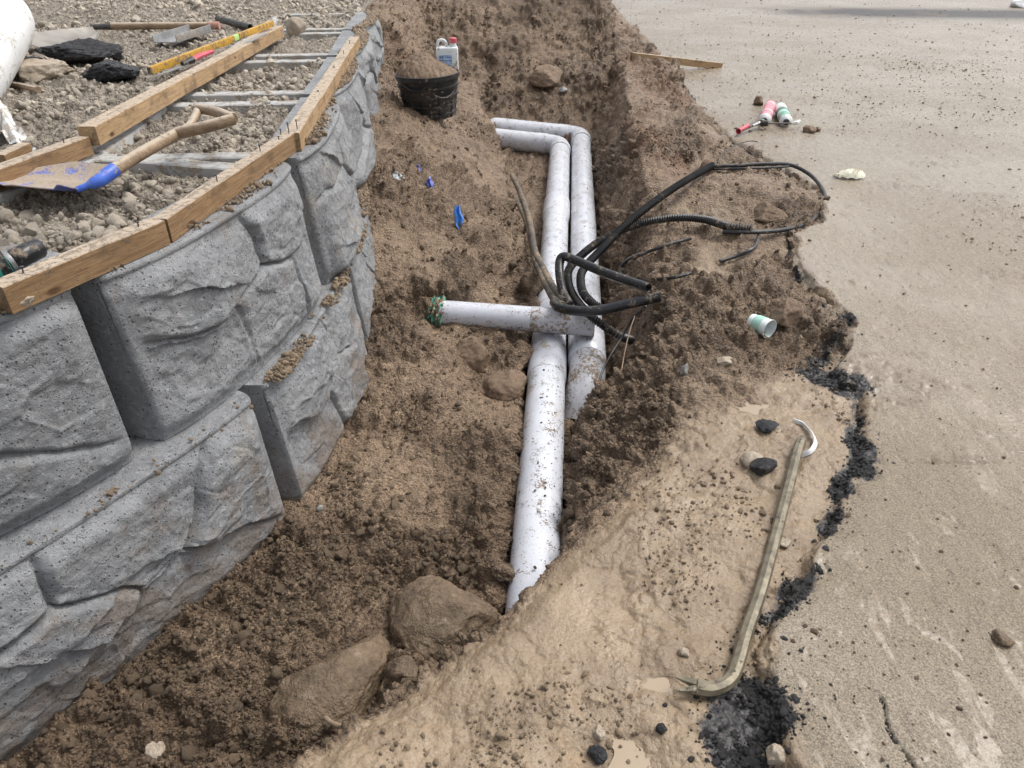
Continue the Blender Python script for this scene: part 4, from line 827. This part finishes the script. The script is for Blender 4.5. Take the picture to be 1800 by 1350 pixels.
hx = gx * k_ * .194; hy = gy * k_ * .194; rn = np.maximum(np.abs(gx), np.abs(gy)); HP = np.stack([hx, hy, hx * 0], -1)
F1, F2, ID = worley(HP + 3, 45, 5); hz = .250 + .13 * np.clip(1 - rn, 0, 1) ** .7 * (1 + .5 * (-hx / .2)) + .012 * fbm(HP, 18, 3, 9) + .012 * np.sqrt(np.clip(.5 - F1 ** 2, 0, 1))
HP[..., 2] = hz; me = grid_mesh('soil_fill', HP); tag(link('soil_fill', me, M['clod'], tu, mt), None, None, None, 'stuff')
jb = tb + Vector((.115, .10, .262)); jc = empty('jerrycan', jb, 'small milky white jerrycan with red cap standing on the tub', 'jerrycan')
mj = Matrix.Translation(jb) @ Matrix.Rotation(R(3), 4, 'Z')
MB().box(-.070, .070, -.045, .045, -.02, .135).build('body', M['can'], jc, mj, 40, .016)
MB().tube(crom([(-.058, 0, .125), (-.058, 0, .155), (-.045, 0, .172), (-.020, 0, .172), (-.004, 0, .155), (-.002, 0, .128)], 5), .0095, 10).build('handle', M['can'], jc, mj)
MB().lathe([(.024, .13), (.022, .145), (.020, .160)], 20).build('neck', M['can'], jc, mj @ Matrix.Translation((.040, 0, 0)))
MB().lathe([(.024, .158), (.025, .162), (.024, .184), (.020, .187)], 20).build('cap', M['red'], jc, mj @ Matrix.Translation((.040, 0, 0)))
MB().box(-.052, .030, -.0465, -.0455, .018, .092).build('label_panel', M['labelb'], jc, mj)
MB().box(-.052, .028, -.0478, -.0468, .058, .061).box(-.012, .028, -.0478, -.0468, .078, .081).box(-.048, -.040, -.0478, -.0468, .075, .086).box(-.034, -.026, -.0478, -.0468, .075, .086).box(-.012, .018, -.0478, -.0468, .030, .034).build('label_print', M['labeld'], jc, mj)

# ------------------------------------------------------------------ things on the road side
pa = hit(1113, 92, .055); pb = at(1271, 111, .045); board('timber_plank', 'short pale plank lying from the spoil edge onto the wet road', M['wood'], pb, pa, .040, .06, -1)
def canister(px0, py0, px1, py1, mat, label, bands=()):
    a = at(px0, py0, .038); b = at(px1, py1, .038); L = (b - a).length; o = empty('foam_can', a, label, 'can'); mw = frame(a, b) @ Matrix.Rotation(R(90), 4, 'Y'); r = .042
    MB().lathe([(r - .004, 0), (r, .004), (r, L - .03)], 28).build('body', M[mat], o, mw)
    MB().lathe([(r, L - .030), (r + .0015, L - .028), (r + .0015, L - .024), (r - .006, L - .012), (.022, L - .002), (.020, L)], 28).build('shoulder', M['white'], o, mw)
    MB().lathe([(.021, L - .001), (.021, L + .02), (.012, L + .024)], 18).build('valve', M['black'], o, mw)
    for z0, z1, m in bands: MB().lathe([(r + .0006, L * z0), (r + .0012, L * z0 + .001), (r + .0012, L * z1), (r + .0006, L * z1 + .001)], 28).build('print_band', M[m], o, mw)
    return o
canister(1354, 186, 1344, 212, 'pinkred', 'red foam can screwed onto the dispensing gun on the wet road', [(.12, .16, 'white'), (.62, .66, 'white')])
canister(1371, 190, 1382, 214, 'green', 'green and white foam can lying beside the red can', [(.05, .34, 'white'), (.40, .46, 'dark'), (.56, .68, 'cupg')])
gn = empty('foam_gun', at(1347, 216, .04), 'black foam dispensing gun with long nozzle lying before the two cans', 'foam gun')
MB().tube([at(1346, 217, .04), at(1392, 217, .04)], .0055, 8).build('nozzle', M['dark'], gn)
MB().tube([at(1391, 217, .04), at(1400, 216, .045), at(1405, 213, .05)], [.009, .015, .011], 10).build('foam_blob', M['foam'], gn)
MB().tube([at(1334, 214, .045), at(1341, 216, .045), at(1350, 217, .045)], [.014, .022, .016], 12).build('body', M['black'], gn)
MB().tube([at(1322, 221, .04), at(1331, 217, .045), at(1341, 212, .05)], [.013, .012, .016], 10, flat=.7).build('trigger', M['steel'], gn)
MB().tube(crom([at(1336, 215, .04), at(1322, 220, .04), at(1308, 226, .035), at(1302, 229, .035)], 4), .016, 10, flat=.75).build('grip', M['black'], gn)
MB().tube([at(1303, 228, .035), at(1298, 231, .03)], [.017, .021], 14, cap=False, hollow=.25).build('end_knob', M['red'], gn)
# paper cup
cm_ = hit(1340, 578, .030); ca = at(1321, 563, cm_.z); cb = at(1357, 580, cm_.z + .003); cb = ca + (cb - ca).normalized() * .088; mw = frame(ca, cb) @ Matrix.Rotation(R(90), 4, 'Y')
cu_ = empty('paper_cup', ca, 'white paper cup with green ribbed sleeve lying on the soil bank', 'cup')
MB().lathe([(.0225, .004), (.026, 0), (.0268, .004), (.0345, .083), (.0362, .0845), (.0362, .088), (.0345, .088), (.0335, .083), (.0262, .008)], 40).build('cup_body', M['cupw'], cu_, mw)
n = 72; V = []; 
for i in range(4):
    z = [.0215, .022, .060, .0605][i]
    for j in range(n):
        a = 2 * math.pi * j / n; r = .0268 + (z - .004) * .0975 + (.0002 if i in (0, 3) else .0013 + .0008 * (j % 2)); V.append((r * math.cos(a), r * math.sin(a), z))
MB().add(V, [(i * n + j, i * n + (j + 1) % n, (i + 1) * n + (j + 1) % n, (i + 1) * n + j) for i in range(3) for j in range(n)]).build('sleeve', M['cupg'], cu_, mw, 20)
# pry bar
pb_ = [(1411, 768), (1400, 800), (1385, 860), (1360, 955), (1335, 1045), (1310, 1120), (1297, 1165), (1287, 1190), (1272, 1207), (1250, 1212), (1225, 1209)]
P = [hit(x, y, .015) for x, y in pb_]; zz = np.polyfit([p.y for p in P], [p.z for p in P], 1)
for p in P: p.z = float(np.polyval(zz, p.y)) + .006
bar = empty('pry_bar', P[5], 'long muddy steel pry bar with bent claw lying along the broken asphalt edge', 'pry bar')
Q = resample(crom(P, 8), .012); MB().tube(Q, [.006, .011] + [.0150] * (len(Q) - 6) + [.015, .0155, .0165, .017], 8, flat=1.0).build('shank', M['steelmud'], bar, None, 25)
e = Q[-1]; dr_ = (Q[-1] - Q[-4]).normalized(); sdv = Vector((0, 0, 1)).cross(dr_).normalized()
for s_ in (-1, 1):
    t0 = e + dr_ * -.01 + sdv * s_ * .006; MB().tube([t0, t0 + dr_ * .02 + sdv * s_ * .003 + Vector((0, 0, .002)), t0 + dr_ * .052 + sdv * s_ * .009 + Vector((0, 0, .007))], [.011, .009, .003], 8, flat=.9).build('claw_prong', M['steelmud'], bar)
# white plastic curve
P = crom([hit(1394, 736, .010), hit(1413, 743, .016), hit(1428, 760, .02), hit(1433, 775, .02), hit(1425, 789, .014), hit(1410, 796, .008)], 8)
G = [[(p.x + (v - .5) * .010 * math.sin(math.pi * i / (len(P) - 1)), p.y - (v - .5) * .004, p.z - (v) * .012 + .002 * math.sin(math.pi * v)) for v in np.linspace(0, 1, 5)] for i, p in enumerate(P)]
tag(plate('plastic_strip', simple('clean_white', (.80, .80, .80), None, 5, .35, .06), None, G, .0035), 'curved white plastic strip at the top end of the pry bar', 'plastic strip')
# pale leaf-like shell
c = hit(1491, 309, .012); V = []; G = []
for i in range(13):
    u = i / 12; w = .045 * math.sin(math.pi * min(1, u * .75 + .02)) ** .7 * (1.2 if u > .6 else 1); G.append([(c.x - .085 + .165 * u, c.y + v * w, c.z + .035 * (1 - v * v) * math.sin(math.pi * u * .8) + .004 * math.sin(i * 2 + v * 5)) for v in np.linspace(-1, 1, 9)])
tag(plate('flat_scrap', M['shell'], None, G, .003), 'pale cream pointed scrap lying on the wet road', 'scrap')
def scrap(name, px, py, sx, sy, mat, label, cat='scrap', rot=0, up=.01, seed=0):
    p = hit(px, py, up); m = mpp(p); G = []
    for i in range(11):
        u = i / 10 * 2 - 1
        G.append([(p.x + m * (u * sx * math.cos(rot) * (.4 + .6 * math.cos(v * 1.3)) - v * sy * math.sin(rot)) * .5 + .004 * math.sin(7 * v + seed), p.y + .02 * v + .01 * math.sin(5 * u + seed), p.z + m * .5 * (u * sx * math.sin(rot) + v * sy * math.cos(rot)) + .006 * math.sin(4 * u + 3 * v + seed)) for v in np.linspace(-1, 1, 9)])
    return tag(plate(name, M[mat], None, G, .001, 25), label, cat)
scrap('film_scrap', 806, 384, 15, 42, 'film', 'bright blue plastic film scrap on the left trench slope', 'plastic film', .15, .02, 1)
scrap('film_scrap', 756, 323, 11, 18, 'filmd', 'dark blue film scrap half buried higher on the slope', 'plastic film', .5, .008, 2)
scrap('film_scrap', 735, 297, 7, 9, 'filmd', 'tiny dark blue film scrap uppermost on the slope', 'plastic film', .2, .006, 3)
scrap('grey_scrap', 700, 311, 20, 11, 'greyscrap', 'pale grey plastic shard near the wall foot', 'plastic shard', -.6, .01, 4)
c = hit(1793, 6, .05); tag(link('bag', rockmesh('bag', 5, 77, 4, .05, .01), M['white'], None, Matrix.Translation((c.x + .12, c.y, .05)) @ Matrix.Diagonal((.24, .2, .09, 1))), 'white rounded bundle on the road at the top right corner', 'bundle')

# ------------------------------------------------------------------ puddles
def puddle(name, outline, dz, label):
    P = [hit(x, y) for x, y in outline]; cx_ = sum(p.x for p in P) / len(P); cy_ = sum(p.y for p in P) / len(P); zs_ = [zg(cx_ + (p.x - cx_) * f_, cy_ + (p.y - cy_) * f_) for p in P for f_ in (.3, .6)]; z = float(np.percentile(zs_, 62)); P = [Vector((cx_ + (p.x - cx_) * 1.18, cy_ + (p.y - cy_) * 1.18, z)) for p in P]; C_ = crom(P + P[:1], 6)[:-1]
    C_ = [Vector((p.x, p.y, z)) for p in C_]; me = bpy.data.meshes.new(name); me.from_pydata([tuple(p) for p in C_], [], [tuple(range(len(C_)))]); 
    bm = bmesh.new(); bm.from_mesh(me); bmesh.ops.triangulate(bm, faces=bm.faces); bmesh.ops.recalc_face_normals(bm, faces=bm.faces); bm.to_mesh(me); bm.free()
    o = link(name, me, M['water'], None); return tag(o, label, None, None, 'structure')
puddle('puddle', [(1280, 708), (1310, 697), (1345, 705), (1375, 712), (1350, 724), (1310, 730), (1285, 726)], .002, 'small ochre puddle on the mud bank')
puddle('puddle', [(1120, 1190), (1155, 1182), (1200, 1205), (1200, 1228), (1165, 1222), (1130, 1215)], .002, 'milky puddle by the pry bar claw')
puddle('puddle', [(1010, 1262), (1050, 1250), (1085, 1285), (1140, 1290), (1150, 1330), (1130, 1365), (1060, 1370), (1080, 1320), (1040, 1290)], .002, 'milky puddle at the bottom edge')

# ------------------------------------------------------------------ loose crumbs (uncountable)
PROT = {}
def protos(mat):
    if mat in PROT: return PROT[mat]
    L_ = []
    for k in range(6):
        me = rockmesh('crumb_shape', 2, 200 + k, 9, .18, .14, 2.2); me.materials.append(M[mat]); ob = bpy.data.objects.new('crumb_shape', me); L_.append(ob)
    PROT[mat] = L_; return L_
def scatter(name, label, mat, pts, sc, seed, parent=None, flat=1.0):
    rng = np.random.RandomState(seed); n = len(pts); me = bpy.data.meshes.new(name); me.vertices.add(n); me.vertices.foreach_set('co', np.asarray(pts, np.float32).ravel())
    a = me.attributes.new('sc', 'FLOAT_VECTOR', 'POINT'); s3 = sc[:, None] * rng.uniform(.65, 1.25, (n, 3)) * np.array([1, 1, flat]); a.data.foreach_set('vector', s3.astype(np.float32).ravel())
    a = me.attributes.new('rt', 'FLOAT_VECTOR', 'POINT'); a.data.foreach_set('vector', (rng.uniform(-1, 1, (n, 3)) * np.array([.6, .6, 3.14])).astype(np.float32).ravel())
    a = me.attributes.new('ix', 'INT', 'POINT'); a.data.foreach_set('value', rng.randint(0, 6, n).astype(np.int32))
    ng = bpy.data.node_groups.new(name + '_scatter', 'GeometryNodeTree'); ng.interface.new_socket('Geometry', in_out='INPUT', socket_type='NodeSocketGeometry'); ng.interface.new_socket('Geometry', in_out='OUTPUT', socket_type='NodeSocketGeometry')
    gi = ng.nodes.new('NodeGroupInput'); go = ng.nodes.new('NodeGroupOutput'); io = ng.nodes.new('GeometryNodeInstanceOnPoints'); j = ng.nodes.new('GeometryNodeGeometryToInstance')
    for ob in reversed(protos(mat)):
        oi = ng.nodes.new('GeometryNodeObjectInfo'); oi.inputs['Object'].default_value = ob; ng.links.new(oi.outputs['Geometry'], j.inputs[0])
    ng.links.new(gi.outputs[0], io.inputs['Points']); ng.links.new(j.outputs[0], io.inputs['Instance']); io.inputs['Pick Instance'].default_value = True
    for nm, ty, sk in (('sc', 'FLOAT_VECTOR', 'Scale'), ('ix', 'INT', 'Instance Index')):
        na = ng.nodes.new('GeometryNodeInputNamedAttribute'); na.data_type = ty; na.inputs['Name'].default_value = nm; ng.links.new(na.outputs['Attribute'], io.inputs[sk])
    na = ng.nodes.new('GeometryNodeInputNamedAttribute'); na.data_type = 'FLOAT_VECTOR'; na.inputs['Name'].default_value = 'rt'; er = ng.nodes.new('FunctionNodeEulerToRotation')
    ng.links.new(na.outputs['Attribute'], er.inputs[0]); ng.links.new(er.outputs[0], io.inputs['Rotation']); ng.links.new(io.outputs[0], go.inputs[0])
    o = link(name, me, None, parent); md = o.modifiers.new('scatter', 'NODES'); md.node_group = ng
    return tag(o, label if parent is None else None, None, None, 'stuff')
RN = np.random.RandomState(5)
inview = (np.abs(X) < .72 * (.84 * Yg + .78) + .3) & (dist < 14) & (~nearw)
def pick(w, n):
    w = (w * inview).ravel(); w = w / w.sum(); i = RN.choice(w.size, n, p=w); return PF.reshape(-1, 3)[i] + RN.normal(0, .0015, (n, 3)), dist.ravel()[i]
def sizes(n, med, sg, lo, hi, d, dk=3.5): return np.clip(np.exp(RN.normal(math.log(med), sg, n)), lo, hi) * np.maximum(1, d / dk) ** .6
cl = sst(-.12, .40, fbm(PF, 3.2, 3, 301)) * (.25 + sst(-.1, .35, fbm(PF, 14, 3, 302))) + .05
n = 75000; p, d = pick(soilm * (1 - road) * (1 - mud) ** 4 * sst(.9, .3, bank * (Yg < 2.1)) * (1 - .6 * pack) * cl, n); s_ = sizes(n, .0021, .58, .0010, .014, d, 2.5); p[:, 2] += s_ * .35
scatter('soil_crumbs', 'loose crumbs of brown soil over the trench slopes and floor', 'c_soil', p, s_, 1)
n = 5200; p, d = pick(soilm * (1 - road) * (1 - mud) ** 3 * (.12 + sst(.0, .4, fbm(PF, 4.5, 3, 304))), n); s_ = np.clip(np.exp(RN.normal(math.log(.0065), .50, n)), .0035, .026)
scatter('soil_clods', 'larger broken clods of soil lying on the trench slopes', 'clodc', p, s_, 11)
n = 900; p, d = pick(grav, n); s_ = np.clip(np.exp(RN.normal(math.log(.013), .35, n)), .008, .032)
scatter('rubble', 'bigger angular pieces of rubble in the fill behind the wall', 'c_grav', p, s_, 12)
n = 50000; p, d = pick(grav * (sst(-.1, .35, fbm(PF, 4, 3, 303)) + .06), n); s_ = sizes(n, .0040, .62, .0018, .024, d); p[:, 2] += s_ * .3
scatter('gravel', 'loose grey-brown gravel inside and behind the block wall', 'c_grav', p, s_, 2)
n = 2600; p, d = pick(mud * (sst(.05, .4, fbm(PF, 5, 3, 305)) + .03), n); s_ = sizes(n, .0022, .6, .0010, .009, d); p[:, 2] += s_ * .2
scatter('mud_crumbs', 'small muddy crumbs on the wet mud bank', 'c_mud', p, s_, 3)
n = 15000; p, d = pick(tar ** 3 * sst(-.5, .2, fbm(PF, 14, 3, 306)) + .0012 * road * sst(.25, .0, X - aux['rx']), n); s_ = sizes(n, .0019, .70, .0010, .011, d); p[:, 2] -= s_ * .15
scatter('asphalt_crumbs', 'black crumbs along the broken asphalt edge', 'c_tar', p, s_, 4)
n = 5000; p, d = pick(road * (.25 + sst(.1, .45, fbm(PF, 1.6, 3, 307)) * 2 + .8 * (Yg > 5)), n); s_ = sizes(n, .0019, .6, .0010, .009, d, 2.5); p[:, 2] += s_ * .05
scatter('road_grit', 'dark grit and mud flecks scattered over the wet road', 'c_soil', p, s_, 5, flat=.6)
# soil on the ledges of the wall
pts = []; 
for (a, b), z, inn, lim in [(t_, .6, (.004, .085), 1) for t_ in TB[1:]] + [(t_, .14, (-.035, .02), 1) for t_ in SB[1:]]:
    a = np.array(a); b = np.array(b); L = np.linalg.norm(b - a); dv_ = (b - a) / L; nn = np.array([dv_[1], -dv_[0]]); m = 3000
    u = RN.uniform(.02, .98, m); k = RN.uniform(0, 1, m) ** .8; dep = inn[1] * k + inn[0] * (1 - k) * -1 if False else RN.uniform(inn[0], inn[1], m)
    q = a + u[:, None] * L * dv_ + ((.060 if z > .3 else .03) * (1 - np.abs(2 * u - 1) ** 3))[:, None] * nn - dep[:, None] * nn
    nz = fbm(np.stack([q[:, 0], q[:, 1], q[:, 0] * 0 + z], -1), 6, 3, 311)
    kp = RN.uniform(0, 1, m) < np.clip(.16 + 1.9 * nz + .9 * (dep - .03) / .06 * (z > .3) + 1.2 * (q[:, 1] > 3.4) - .1 * (z < .3) + 1.5 * (z < .3) * (np.abs(q[:, 1] - 1.86) < .10), .015, 1)
    q = q[kp]; pts.append(np.column_stack([q, np.full(len(q), z + .001)]))
pts = np.concatenate(pts); s_ = np.clip(np.exp(RN.normal(math.log(.0034), .5, len(pts))), .0016, .012); pts[:, 2] += s_ * .3 + RN.uniform(0, .008, len(pts)) * (RN.uniform(size=len(pts)) < .4)
scatter('ledge_crumbs', 'soil crumbs lying on the ledges of the block wall', 'c_mud', pts, s_, 6)
# fine roots and fibres
mb = MB()
for k in range(90):
    if k % 3: px, py = RN.uniform(1030, 1260), RN.uniform(130, 780)
    else: px, py = RN.uniform(560, 900), RN.uniform(250, 1150)
    p = hit(px, py, .004); a = RN.uniform(0, 6.28); L = RN.uniform(.02, .07); q = [p]
    for i in range(5): a += RN.uniform(-.6, .6); q.append(q[-1] + Vector((math.cos(a) * L / 5, math.sin(a) * L / 5, 0)))
    q = [Vector((v.x, v.y, zg(v.x, v.y) + .003 + RN.uniform(0, .004))) for v in q]; mb.tube(q, RN.uniform(.0004, .0009) * max(1, p.y / 2.2), 4)
tag(mb.build('fine_roots', M['root'], None), 'hair-thin roots and fibres sticking in the dug soil', None, None, 'stuff')
# grains stuck to the pipes
pts = []
for fx, y0, y1, n in ((xp, 1.3, 2.6, 110), (xp, 2.85, 4.4, 50), (x2, 2.98, 6.2, 70)):
    y = RN.uniform(y0, y1, n); a = RN.uniform(-.2, 1.25, n) ; pts.append(np.column_stack([fx(y) + .0795 * np.sin(a), y, PZ + .0795 * np.cos(a)]))
pts = np.concatenate(pts); scatter('pipe_crumbs', 'grains of soil sticking to the drain pipes', 'c_soil', pts, np.clip(np.exp(RN.normal(math.log(.0022), .4, len(pts))), .001, .006), 7)
for o_ in list(SC.objects):
    if o_.type == 'EMPTY': o_.empty_display_size = .05
